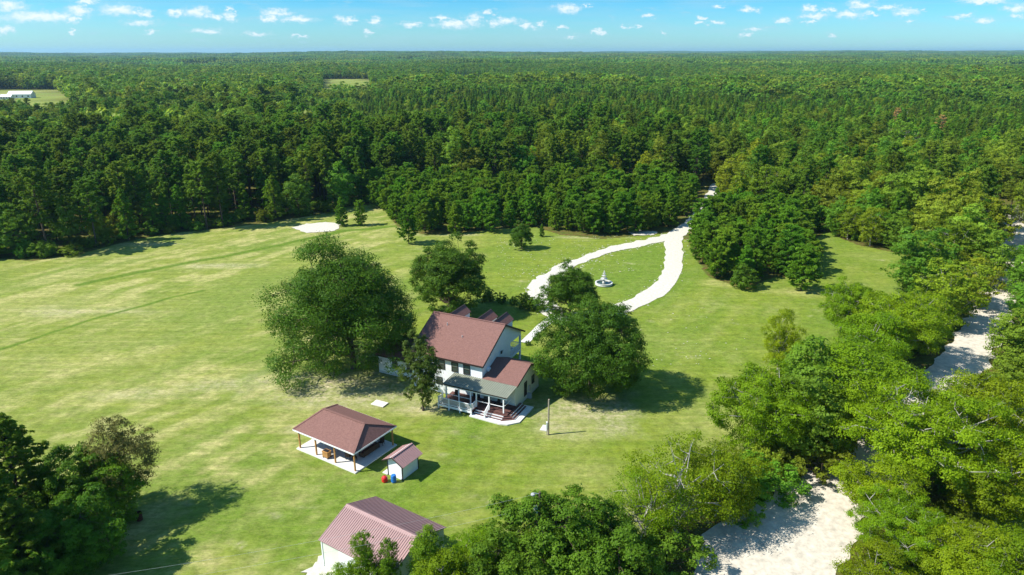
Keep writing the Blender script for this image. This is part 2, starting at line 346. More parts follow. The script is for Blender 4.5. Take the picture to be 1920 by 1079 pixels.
for b in [(640,722,15,6,1),(590,735,8,5,.9),(250,458,16,2,.6),(150,585,14,3,.5),(400,498,10,2,.7),(430,722,7,2,.5),(660,735,13,5,.95),(740,745,7,4,.9),(1085,770,9,5,.95),(1045,800,4,3,.7),(600,755,6,3,.8),(780,762,5,2.5,.8),(565,803,3,2,.9),(810,760,4,2,.6),(1150,800,5,3,.6),(240,740,9,2,.35),(1090,445,6,1.5,.6),(845,440,10,2,.6)]:
    bare = np.maximum(bare, blob(*b)*np.clip(.55+fine, 0, 1.2))
bare = np.maximum(bare, np.clip((streak2-.70)*6, 0, 1)*np.clip((fine-.5)*6, 0, 1)*.7*(GX > -40))
grassy_right = (GX > 24) & (GY < 78) & (GX > 10+.62*GY)
forest = np.where(near | (np.hypot(GX, GY) < 400), ~clear, ~farfield).astype(float)
forest[grassy_right] = 0
cols = np.stack([dry, lush, np.clip(bare, 0, 1), np.ones_like(dry)], -1).reshape(-1, 4).astype(np.float32)
V = np.stack([GX, GY, GZ], -1).reshape(-1, 3)
I = np.arange(nx*ny).reshape(ny, nx)
Q = np.stack([I[:-1, :-1], I[:-1, 1:], I[1:, 1:], I[1:, :-1]], -1).reshape(-1, 4)
gm, nt, b = new_mat('grass_ground'); N, L = nt.nodes, nt.links
def nd(t, **k):
    n = N.new(t)
    for a, v in k.items(): setattr(n, a, v)
    return n
def mixc(f, a, b_):
    n = nd('ShaderNodeMix', data_type='RGBA')
    for i, x in ((0, f), (6, a), (7, b_)):
        if isinstance(x, tuple): n.inputs[i].default_value = (*x, 1)
        elif isinstance(x, (int, float)): n.inputs[i].default_value = x
        else: L.new(x, n.inputs[i])
    return n.outputs[2]
geo = nd('ShaderNodeNewGeometry'); ac = nd('ShaderNodeAttribute', attribute_name='cover'); af = nd('ShaderNodeAttribute', attribute_name='forest'); ad = nd('ShaderNodeAttribute', attribute_name='dark')
sp = nd('ShaderNodeSeparateColor'); L.new(ac.outputs['Color'], sp.inputs[0])
def noise(scale, det=5, rough=.6, sx=None):
    n = nd('ShaderNodeTexNoise'); n.inputs['Scale'].default_value = scale; n.inputs['Detail'].default_value = det; n.inputs['Roughness'].default_value = rough
    if sx:
        mp = nd('ShaderNodeMapping'); mp.inputs['Rotation'].default_value = (0, 0, sx[0]); mp.inputs['Scale'].default_value = (sx[1], sx[2], 1); L.new(geo.outputs['Position'], mp.inputs[0]); L.new(mp.outputs[0], n.inputs['Vector'])
    else: L.new(geo.outputs['Position'], n.inputs['Vector'])
    return n.outputs['Fac']
def rng_(x, a, b_, c=0., d=1.):
    n = nd('ShaderNodeMapRange'); L.new(x, n.inputs[0]); n.inputs[1].default_value = a; n.inputs[2].default_value = b_; n.inputs[3].default_value = c; n.inputs[4].default_value = d; return n.outputs[0]
GRASS_A, GRASS_B, LUSH, DRY, SOIL = (.116, .190, .004), (.200, .250, .011), (.076, .178, .0015), (.54, .47, .20), (.60, .50, .35)
g1 = mixc(rng_(noise(.16, 5), .35, .65), GRASS_A, GRASS_B)
g2 = mixc(sp.outputs[1], g1, LUSH)
fine_n = rng_(noise(1.6, 9, .85, (-ang, .40, 1.2)), .36, .64)
g3 = mixc(rng_(fine_n, 0, 1, 0, .42), g2, (.28, .31, .09))
mm = nd('ShaderNodeMath', operation='MULTIPLY'); L.new(sp.outputs[0], mm.inputs[0]); L.new(rng_(fine_n, 0, 1, .35, 1.25), mm.inputs[1])
g4 = mixc(mm.outputs[0], g3, DRY)
sk = nd('ShaderNodeMath', operation='MULTIPLY'); L.new(sp.outputs[2], sk.inputs[0]); L.new(rng_(noise(1.3, 6, .7), .3, .6), sk.inputs[1])
g5 = mixc(sk.outputs[0], g4, SOIL)
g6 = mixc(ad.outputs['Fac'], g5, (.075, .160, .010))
floor_ = mixc(rng_(noise(.5, 5), .4, .65), (.11, .045, .026), (.05, .065, .016))
g7 = mixc(af.outputs['Fac'], g6, floor_)
# clover-dark specks
spk = rng_(noise(1.5, 9, .86, (-ang, .55, 1.2)), .50, .68, 0, .62)
g8 = mixc(spk, g7, (.055, .12, .012))
fs = rng_(noise(5.5, 6, .8, (-ang, .5, 1.2)), .38, .62)
mow = rng_(noise(.55, 3, .5, (R(-62), .08, 1.6)), .42, .58, 0, .30)
g9 = mixc(mow, g8, (.085, .17, .006))
mf = nd('ShaderNodeMath', operation='MULTIPLY'); L.new(fs, mf.inputs[0]); mf.inputs[1].default_value = .38
g10 = mixc(mf.outputs[0], g9, (.24, .28, .06))
mot = nd('ShaderNodeHueSaturation'); L.new(g10, mot.inputs['Color']); L.new(rng_(noise(.75, 12, .84), .36, .64, .66, 1.26), mot.inputs['Value'])
L.new(mot.outputs[0], b.inputs['Base Color']); b.inputs['Roughness'].default_value = .9; b.inputs['Specular IOR Level'].default_value = .08
bp = nd('ShaderNodeBump'); bp.inputs['Strength'].default_value = .9; bp.inputs['Distance'].default_value = .22
L.new(noise(1.6, 8, .75, (-ang, .5, 1.3)), bp.inputs['Height']); L.new(bp.outputs[0], b.inputs['Normal'])
me = mesh_np('ground', V, Q, [gm], smooth=True)
ca_ = me.color_attributes.new('cover', 'FLOAT_COLOR', 'POINT'); ca_.data.foreach_set('color', cols.ravel())
for nm, arr in (('forest', forest), ('dark', dark)):
    a = me.attributes.new(nm, 'FLOAT', 'POINT'); a.data.foreach_set('value', arr.ravel().astype(np.float32))
tag(link('ground', me), 'mown green field and lawn with dry streaks, running out under the forest', kind='structure')

# gravel and dirt surfaces: ribbons with ragged edges
def ribbon(name, line, z, mat, label, ragged=.7, seed=0, step=.6, tracks=False):
    pts = [Vector((*p, 0)) for p, _ in line]; ws = [w for _, w in line]
    P = []; W = []
    n = len(pts)
    for i in range(n-1):                                   # Catmull-Rom
        p0, p1, p2, p3 = pts[max(i-1, 0)], pts[i], pts[i+1], pts[min(i+2, n-1)]
        k = max(2, int((p2-p1).length/step))
        for j in range(k):
            t = j/k
            P.append(.5*((2*p1)+(p2-p0)*t+(2*p0-5*p1+4*p2-p3)*t*t+(3*p1-p0-3*p2+p3)*t**3)); W.append(ws[i]*(1-t)+ws[i+1]*t)
    P.append(pts[-1]); W.append(ws[-1]); m = len(P); vs = []
    r = np.random.default_rng(seed)
    s = np.arange(m)*step
    eL = (vnoise(s, s*0, 2.2, seed)-.5)*ragged*1.6+(r.random(m)-.5)*ragged*.18; eR = (vnoise(s, s*0, 2.6, seed+9)-.5)*ragged*1.6+(r.random(m)-.5)*ragged*.18
    for i in range(m):
        d = (P[min(i+1, m-1)]-P[max(i-1, 0)]).normalized(); nrm = Vector((-d.y, d.x, 0))
        for t in (-1, -.6, -.2, .2, .6, 1):
            w = W[i]*t+(eL[i] if t == -1 else eR[i] if t == 1 else 0)
            q = P[i]+nrm*w; vs.append((q.x, q.y, z-(.02 if abs(t) == 1 else 0)))
    fs = [(i*6+j, i*6+j+1, (i+1)*6+j+1, (i+1)*6+j) for i in range(m-1) for j in range(5)]
    return tag(link(name, mesh_np(name, vs, fs, [mat])), label, kind='structure')
M['gravel'] = simple('white_gravel', (.55, .52, .44), .9, .1, .22, 2.0, .6)
M['dirt'] = simple('pale_sandy_dirt', (.55, .50, .41), .95, .05, .26, 1.3, .4)
ribbon('gravel_drive', DRIVE_E, .035, M['gravel'], 'wide white gravel drive curving from the woods past the fountain to the house', .55, 1, .35)
ribbon('gravel_path', DRIVE_W, .045, M['gravel'], 'patchy white gravel arm of the drive loop beyond the fountain', 1.2, 2, .35)
ribbon('dirt_road', ROAD, .04, M['dirt'], 'pale sandy dirt road running between the roadside trees', 1.2, 3)
ribbon('front_walk', [(at(983, 643), .75), (at(1005, 622), .8), (at(1028, 603), .9), (at(1050, 592), 1.0)], .05, M['concrete'], 'pale concrete walk from the back balcony to the drive', .12, 4)
def patch(name, pix, z, mat, label, seed=0, extra=None):
    P = [at(*p) for p in pix] if extra is None else extra; P = [Vector((*p, 0)) for p in P]; n = len(P); ring = []
    r = np.random.default_rng(seed)
    for i in range(n):
        for k in range(6):
            q = P[i].lerp(P[(i+1) % n], k/6); ring.append(q+Vector((r.normal()*.22, r.normal()*.22, 0)))
    c = sum(ring, Vector())/len(ring); me = bpy.data.meshes.new(name)
    me.from_pydata([(c.x, c.y, z)]+[(q.x, q.y, z-.01) for q in ring], [], [(0, i+1, (i+1) % len(ring)+1) for i in range(len(ring))]); me.materials.append(mat)
    return tag(link(name, me), label, kind='structure')
patch('sand_patch', [(548,427),(575,420),(610,417),(640,419),(636,428),(622,434),(575,437)], .04, M['gravel'], 'bare white sand patch at the far edge of the field', 5)
patch('gravel_yard', [(570,1079),(600,1045),(660,1040),(720,1079),(760,1110),(600,1130)], .04, M['gravel'], 'white gravel yard in front of the metal barn', 6)
patch('dirt_verge', [(1320,1000),(1400,960),(1450,930),(1520,930),(1450,1079),(1290,1100)], .03, M['dirt'], 'bare sandy verge shaded by the roadside trees', 8)
patch('gravel_mound', [(1178,436),(1200,433),(1232,435),(1228,441),(1190,442)], .06, M['gravel'], 'heap of white gravel beside the forest by the drive', 9)

# loose white gravel strewn on the grass
def strew(n):
    pts = []; r = np.random.default_rng(3)
    for L_, k in ((DRIVE_W, .6), (DRIVE_E, .4)):
        for _ in range(int(n*k)):
            i = r.integers(0, len(L_)-1); t = r.random(); (a, w), (c, w2) = L_[i], L_[i+1]
            x = a[0]*(1-t)+c[0]*t; y = a[1]*(1-t)+c[1]*t; an = r.random()*6.28; d = w+abs(r.normal())*(1.1)
            pts.append((x+math.cos(an)*d, y+math.sin(an)*d, .05+r.random()*.16))
    for _ in range(int(n*.5)):
        u, v = r.uniform(930, 1190), r.uniform(440, 520)
        if v < 475-(u-930)*.1+60: x, y = at(u, v); pts.append((x, y, .05+r.random()*.10))
    for _ in range(int(n*.08)):
        x, y = at(r.uniform(1180, 1400), r.uniform(580, 700)); pts.append((x, y, .04+r.random()*.09))
    vs = []; fs = []
    for x, y, s in pts:
        k = len(vs); a = r.random()*3
        for j in range(5):
            q = a+j*1.257; vs.append((x+math.cos(q)*s*1.5*r.uniform(.6, 1), y+math.sin(q)*s*r.uniform(.6, 1), -.005+.01*r.random()))
        vs.append((x, y, s*.2+.015))
        fs += [(k+j, k+(j+1) % 5, k+5) for j in range(5)]
    me = bpy.data.meshes.new('loose_gravel'); me.from_pydata(vs, [], fs); me.materials.append(M['gravel'])
    tag(link('loose_gravel', me), 'white gravel specks strewn over the lawn around the drive loop', 'gravel', kind='stuff')
strew(650)

# ------------------------------------------------------------ tree forms
def tube(P, r, n=4):
    """tapered tube along points, radii r -> V, Q"""
    V = []; P = [Vector(p) for p in P]
    for i, p in enumerate(P):
        d = (P[min(i+1, len(P)-1)]-P[max(i-1, 0)]).normalized(); up = Vector((0, 0, 1)) if abs(d.z) < .9 else Vector((1, 0, 0))
        a = d.cross(up).normalized(); b_ = d.cross(a)
        for k in range(n):
            t = 2*math.pi*k/n; V.append(p+(a*math.cos(t)+b_*math.sin(t))*r[i])
    Q = [(i*n+k, i*n+(k+1) % n, (i+1)*n+(k+1) % n, (i+1)*n+k) for i in range(len(P)-1) for k in range(n)]
    return V, Q
class TreeForm:
    def __init__(s): s.tv = []; s.tq = []; s.cv = []; s.ct = []
    def tube(s, P, r, n=4):
        V, Q = tube(P, r, n); k = len(s.tv); s.tv += [tuple(v) for v in V]; s.tq += [tuple(i+k for i in q) for q in Q]
    def leaves(s, pos, nrm, size, aspect, tint, r, updir=None):
        """quads at pos facing nrm"""
        n = len(pos); nrm = nrm/np.maximum(np.linalg.norm(nrm, axis=1, keepdims=True), 1e-6)
        if updir is None:
            t = r.normal(size=(n, 3))
        else: t = updir
        a = np.cross(nrm, t); a /= np.maximum(np.linalg.norm(a, axis=1, keepdims=True), 1e-6); b_ = np.cross(nrm, a)
        w = (size*aspect)[:, None]*a*.5; h = size[:, None]*b_*.5
        q = np.stack([pos-h, pos+w*1.0+h*.1, pos+h, pos-w+h*.15], 1)      # leaf-shaped diamond
        s.cv.append(q.reshape(-1, 3)); s.ct.append(np.repeat(tint, 4))
    def finish(s, name, leafmat, barkmat):
        cv = np.concatenate(s.cv) if s.cv else np.zeros((0, 3)); ct = np.concatenate(s.ct) if s.ct else np.zeros(0)
        cq = np.arange(len(cv)).reshape(-1, 4)
        tv = np.array(s.tv, np.float32); tq = np.array(s.tq, np.int32)
        s.trunk = mesh_np('trunk', tv, tq, [barkmat], smooth=True)
        s.crown = mesh_np('crown', cv, cq, [leafmat], tint=ct) if len(cq) else None
        if len(cq):
            s.joined = mesh_np('tree', np.concatenate([tv, cv]), np.concatenate([tq, cq+len(tv)]), [barkmat, leafmat],
                               np.concatenate([np.zeros(len(tq)), np.ones(len(cq))]), np.concatenate([np.zeros(len(tv)), ct]))
        else: s.joined = mesh_np('tree', tv, tq, [barkmat])
        s.cv = s.ct = None
        return s
def unit(v): return v/np.maximum(np.linalg.norm(v, axis=-1, keepdims=True), 1e-6)
def broadleaf(seed, H, Rc, z0, n_lobe, n_leaf, leaf, leafm, barkm, trunk_r=.3, lobe=.30, limbs=8, loose=.3, flat=1., shape='round', side=5, twigs=True, spread=1.0, tintpow=1.):
    """H height, Rc crown radius, z0 crown bottom; lobes of leaves spread over an uneven envelope, limbs reach into them"""
    r = np.random.default_rng(seed); T = TreeForm(); cz = (H+z0)/2; hz = (H-z0)/2
    d = unit(r.normal(size=(n_lobe*3, 3)))
    # spread by rejection for evenness
    keep = []
    for v in d:
        if all(np.dot(v, d[k]) < math.cos(1.25*math.sqrt(4/n_lobe)) for k in keep): keep.append(len(keep) if False else int(np.where((d == v).all(1))[0][0]))
        if len(keep) >= n_lobe: break
    d = d[keep]; n_l = len(d)
    wob = 1+.16*np.sin(3*d[:, 0]+seed)+.14*np.sin(4*d[:, 1]+2*seed)+.10*r.normal(size=n_l)
    rad = np.clip(wob, .62, 1.25)*r.uniform(.62, .92, n_l)
    prof = np.ones(n_l)
    if shape == 'pear': prof = np.where(d[:, 2] > 0, 1-.45*d[:, 2], 1.0)
    if shape == 'umbrella': prof = np.where(d[:, 2] > 0, 1, 1+.1*d[:, 2])
    if shape == 'mound': prof = np.where(d[:, 2] < .2, 1/np.sqrt(np.maximum(.30, 1-.9*np.minimum(d[:, 2], 0)**2)), 1.0-.12*d[:, 2])
    LC = np.stack([d[:, 0]*Rc*rad*prof, d[:, 1]*Rc*rad*prof, cz+d[:, 2]*hz*rad*(1 if shape != 'umbrella' else .9)], 1)
    # inner lobes
    k = max(3, n_l//4); inner = unit(r.normal(size=(k, 3)))*r.uniform(.15, .5, (k, 1))*[Rc, Rc, hz]+[0, 0, cz]
    LC = np.concatenate([LC, inner]); n_l = len(LC)
    LR = np.minimum(Rc, hz)*lobe*r.uniform(.75, 1.3, n_l)
    # skeleton
    lean = r.normal(size=2)*.03*H
    tp = [(0, 0, 0), (lean[0]*.2, lean[1]*.2, z0*.5+.2), (lean[0]*.6, lean[1]*.6, z0+hz*.3), (lean[0], lean[1], cz+hz*.35), (lean[0]*1.1+hz*.1, lean[1]*1.1, cz+hz*.62)]
    T.tube(tp, [trunk_r*1.35, trunk_r, trunk_r*.70, trunk_r*.22, trunk_r*.03], side+2)
    order = r.permutation(n_l); nodes = [np.array(p) for p in tp[2:4]]
    for j, i in enumerate(order[:limbs]):
        tt = r.uniform(0.1, .95); s0 = np.array(tp[1])*(1-tt)+np.array(tp[3])*tt; e = LC[i]*1.0
        s0[2] = min(s0[2], max(e[2]-.12*hz, z0*.4+.3)); mid = s0*.45+e*.55+np.array([*r.normal(size=2)*.05*Rc, -.04*hz+r.normal()*.04*hz])
        q = s0*.75+e*.25+r.normal(size=3)*.03*Rc
        T.tube([s0, q, mid, e], [trunk_r*.5, trunk_r*.36, trunk_r*.22, trunk_r*.06], side)
        nodes += [mid, e*.6+mid*.4, q]
    nodes = np.array(nodes)
    if twigs:
        for i in order[limbs:]:
            dd = np.linalg.norm(nodes-LC[i], axis=1); s0 = nodes[dd.argmin()]
            T.tube([s0, (s0+LC[i])/2+r.normal(size=3)*.05*Rc, LC[i]+unit(LC[i]-[0, 0, cz])*LR[i]*.4], [trunk_r*.18, trunk_r*.10, trunk_r*.03], 3)
            for _ in range(4):
                dv = unit(LC[i]-[0, 0, cz]+r.normal(size=3)*Rc*.45); m_ = LC[i]+dv*LR[i]*.5+r.normal(size=3)*LR[i]*.12
                T.tube([LC[i], m_, LC[i]+dv*LR[i]*.92+r.normal(size=3)*LR[i]*.1], [trunk_r*.065, trunk_r*.045, trunk_r*.012], 3)
    # leaves: each lobe made of small sprays
    w = LR**2; cnt = np.maximum(8, (n_leaf*w/w.sum()).astype(int))
    for i in range(n_l):
        ns = max(6, int(cnt[i]/22)); sd_ = unit(r.normal(size=(ns, 3))+unit(LC[i]-[0, 0, cz])*.55+[0, 0, .25])
        sp_ = LC[i]+sd_*(LR[i]*r.uniform(.62, 1.06, (ns, 1)))*[1, 1, flat]
        wh = r.integers(0, ns, cnt[i]); srad = LR[i]*loose*.62
        pos = sp_[wh]+r.normal(size=(cnt[i], 3))*[srad, srad, srad*.55]
        pos[:, 2] = np.maximum(pos[:, 2], .25)
        nr = sd_[wh]*1.25+r.normal(size=(cnt[i], 3))*.50+[0, 0, .30]
        lt = r.random(); tint = np.clip(.18+.30*lt+.34*r.random(ns)[wh]+.16*r.random(cnt[i]), 0, 1)**tintpow
        T.leaves(pos, nr, leaf*r.uniform(.6, 1.35, cnt[i]), r.uniform(.5, .9, cnt[i]), tint, r)
    return T.finish('tree', leafm, barkm)
def pine(seed, H, Rc, z0, whorl, per, tufts, needle, leafm, barkm, trunk_r=.2, shape='cone', quads=7, droop=0.):
    r = np.random.default_rng(seed); T = TreeForm()
    lean = r.normal(size=2)*.015*H
    T.tube([(0, 0, 0), (lean[0]*.5, lean[1]*.5, H*.5), (lean[0], lean[1], H*.98)], [trunk_r, trunk_r*.7, trunk_r*.08], 6)
    z = z0; P = []; D = []; TT = []
    while z < H-.2:
        t = (z-z0)/(H-z0)
        if shape == 'cone': pr_ = (1-t)**.75*(.75+.25*min(1, t*8))+.05
        elif shape == 'old': pr_ = math.sqrt(max(0, 1-(max(0, t-.35)/.68)**2))*min(1, .45+t*1.7)*.95+.05
        else: pr_ = math.sin(math.pi*min(1, .18+.80*t))**.7
        a0 = r.random()*6.28; nb = max(3, int(per*(.6+.5*r.random())))
        for k in range(nb):
            a = a0+k*6.283/nb+r.normal()*.25; ln = Rc*pr_*r.uniform(.55, 1.22)
            if shape == 'old' and r.random() < .15: continue
            rise = (.10+.45*t-droop)*ln+r.normal()*.08*ln; s0 = np.array([lean[0]*z/H, lean[1]*z/H, z+r.normal()*.12])
            e = s0+[math.cos(a)*ln, math.sin(a)*ln, rise]; T.tube([s0, (s0+e)/2+[0, 0, -.03*ln], e], [trunk_r*.22, trunk_r*.14, trunk_r*.05], 3)
            nt_ = max(2, int(tufts*ln/Rc*r.uniform(.7, 1.3))+1); bt = r.random()
            for j in range(nt_):
                f = .35+.68*(j+r.random())/nt_; side_ = r.normal()*.22*ln*(1.15-f)
                p = s0+(e-s0)*f+np.array([-math.sin(a)*side_, math.cos(a)*side_, r.normal()*.05*ln+.05])
                P.append(p); D.append([math.cos(a)*.5, math.sin(a)*.5, .75]); TT.append(.2+.35*bt+.3*r.random())
        z += whorl*r.uniform(.8, 1.2)*(1-.35*t)
    P.append([lean[0], lean[1], H]); D.append([0, 0, 1]); TT.append(.7)
    P = np.array(P); D = np.array(D); TT = np.array(TT); n = len(P)
    idx = np.repeat(np.arange(n), quads); m = len(idx)
    dv = unit(D[idx]*.9+r.normal(size=(m, 3))*.55+[0, 0, .55]); sz = needle*r.uniform(.65, 1.35, m)
    pos = P[idx]+dv*sz[:, None]*.42; nr = np.cross(dv, r.normal(size=(m, 3))); nr[:, 2] = np.abs(nr[:, 2])+.45
    # long axis along dv: updir cross nrm
    T.leaves(pos, nr, sz*1.15, r.uniform(.17, .32, m), np.clip(TT[idx]+r.normal(size=m)*.12, 0, 1), r, updir=np.cross(unit(nr), dv)*-1)
    return T.finish('tree', leafm, barkm)

F = {}
# near, detailed forms
F['oak_a'] = broadleaf(3, 20, 9.6, .6, 160, 150000, .235, M['oak'], M['bark'], .55, .232, 20, .27, .72, 'mound')
F['oak_b'] = broadleaf(9, 14, 8.2, .6, 120, 110000, .225, M['oak'], M['bark'], .36, .24, 24, .27, .72, 'mound')
F['round'] = broadleaf(14, 14, 7, 1.0, 84, 66000, .24, M['oak'], M['bark'], .35, .235, 14, .26, .65, 'mound')
F['pear'] = broadleaf(21, 12, 3.2, 1.0, 54, 24000, .20, M['fresh'], M['bark'], .15, .32, 10, .28, shape='pear')
F['olive'] = broadleaf(22, 12, 2.9, 1.3, 54, 24000, .20, M['olive'], M['bark'], .15, .30, 12, .28, shape='pear')
F['maple'] = broadleaf(25, 12, 4.3, 2.2, 60, 18000, .19, M['maple'], M['bark'], .16, .26, 18, .32, shape='pear')
F['bright_a'] = broadleaf(31, 13, 6.6, 2.0, 84, 56000, .21, M['bright'], M['palebark'], .26, .24, 30, .30, .55, 'umbrella')
F['bright_b'] = broadleaf(37, 14, 8.6, 2.6, 105, 76000, .21, M['bright'], M['palebark'], .44, .22, 40, .34, .45, 'umbrella')
F['bright_c'] = broadleaf(41, 11, 4.6, 1.0, 56, 32000, .20, M['bright'], M['palebark'], .18, .29, 20, .28, .6)
F['wispy'] = broadleaf(45, 10, 5.6, 1.2, 74, 19000, .17, M['bright'], M['palebark'], .30, .22, 50, .45, .55)
F['dense'] = broadleaf(52, 9.5, 5.6, .6, 74, 52000, .23, M['dark'], M['bark'], .22, .25, 8, .26)
F['bush'] = broadleaf(57, 2.6, 1.7, .1, 26, 6000, .15, M['dark'], M['bark'], .06, .36, 5, .3)
F['thicket'] = broadleaf(59, 4.2, 2.8, .1, 34, 9000, .21, M['hard'], M['bark'], .10, .34, 8, .32)
F['pine_near'] = pine(61, 14, 4.6, 1.0, .55, 7, 16, .46, M['pine'], M['bark'], .24, 'cone', 22)
# forest forms
F['pine_a'] = pine(71, 18, 3.0, 6.0, .75, 6, 9, .62, M['pine'], M['bark'], .22, 'old', 21)
F['pine_b'] = pine(72, 17, 2.7, 4.5, .75, 6, 9, .60, M['pine'], M['bark'], .20, 'cone', 21)
F['pine_c'] = pine(73, 19, 3.6, 7.5, .85, 6, 10, .66, M['pine'], M['bark'], .24, 'old', 21)
F['edge_pine'] = pine(74, 13, 3.3, 1.2, .7, 6, 9, .58, M['young'], M['bark'], .18, 'cone', 21)
F['young_a'] = pine(75, 8, 2.5, .5, .5, 6, 9, .44, M['young'], M['bark'], .12, 'dome', 26)
F['young_b'] = pine(76, 8.2, 2.3, .4, .5, 6, 9, .44, M['young'], M['bark'], .11, 'cone', 26)
F['young_c'] = pine(77, 8.6, 2.7, .7, .52, 6, 9, .46, M['young'], M['bark'], .12, 'dome', 26)
F['hard_a'] = broadleaf(81, 16, 5.0, 2.5, 42, 13000, .40, M['hard'], M['bark'], .22, .32, 6, .28, twigs=False)
F['hard_b'] = broadleaf(82, 14, 4.4, 1.5, 38, 11000, .38, M['hard'], M['bark'], .20, .34, 6, .30, shape='pear', twigs=False)
F['hard_c'] = broadleaf(83, 18, 4.2, 3.0, 42, 12000, .40, M['hard'], M['bark'], .22, .34, 6, .28, twigs=False)
F['yellow_a'] = broadleaf(84, 13, 4.6, 1.5, 38, 12000, .36, M['yellow'], M['palebark'], .18, .33, 12, .30)
F['yellow_b'] = broadleaf(85, 15, 4.0, 2.5, 38, 11000, .36, M['yellow'], M['palebark'], .18, .33, 12, .30, shape='pear')
F['dead'] = broadleaf(88, 13, 4.0, 2.0, 60, 400, .30, M['maple'], M['palebark'], .26, .42, 34, .4)
F['brown_pine'] = pine(89, 15, 2.4, 5, .8, 5, 7, .6, M['brown'], M['palebark'], .18, 'old', 12)
# low detail forms for the distance
F['lo_pine_a'] = pine(91, 15, 3.2, 5, 1.5, 5, 4, 1.9, M['pine'], M['bark'], .2, 'old', 5)
F['lo_pine_b'] = pine(92, 13, 3.0, 4, 1.5, 5, 4, 1.8, M['young'], M['bark'], .2, 'cone', 5)
F['lo_hard_a'] = broadleaf(93, 16, 5.4, 2, 18, 700, 1.5, M['hard'], M['bark'], .2, .40, 3, .3, side=3, twigs=False)
F['lo_hard_b'] = broadleaf(94, 13, 4.8, 2, 16, 600, 1.4, M['hard'], M['bark'], .2, .40, 3, .3, side=3, twigs=False)
F['lo_yellow'] = broadleaf(95, 12, 4.6, 1, 14, 520, 1.4, M['yellow'], M['palebark'], .2, .40, 3, .3, side=3, twigs=False)

def place_tree(form, x, y, name, cat, label, group=None, s=1.0, sz=None, rot=None, parts=True):
    """a tree standing at x, y: Empty > trunk, crown"""
    t = bpy.data.objects.new(name, None); t.empty_display_size = .5
    t.location = (x, y, float(terrain(np.array(x), np.array(y)))-.12); t.rotation_euler = (0, 0, random.uniform(0, 6.28) if rot is None else rot)
    t.scale = (s, s, sz if sz else s); C.objects.link(t); tag(t, label, cat, group)
    f = F[form]
    for nm, me_ in (('trunk', f.trunk), ('crown', f.crown)):
        if me_ is None: continue
        o = bpy.data.objects.new(nm, me_); C.objects.link(o); o.parent = t
    return t
def tree_px(form, u, v, zc, h, name, cat, label, group=None, rot=None, wide=1.0):
    """u, v: crown centre as photographed, at height zc; h: height of the tree"""
    x, y = at(u, v, zc); base = {'oak_a':20,'oak_b':14,'round':14,'pear':12,'olive':12,'maple':12,'bright_a':13,'bright_b':14,'bright_c':11,'wispy':10,'dense':9.5,'bush':2.6,'thicket':4.2,'pine_near':14,
        'pine_a':18,'edge_pine':13,'young_a':8,'young_b':7.4,'young_c':8.4,'hard_a':16,'hard_b':14,'hard_c':18,'yellow_a':13,'yellow_b':15,'dead':13,'brown_pine':15}[form]
    s = h/base; return place_tree(form, x, y, name, cat, label, group, s*wide, s, rot)
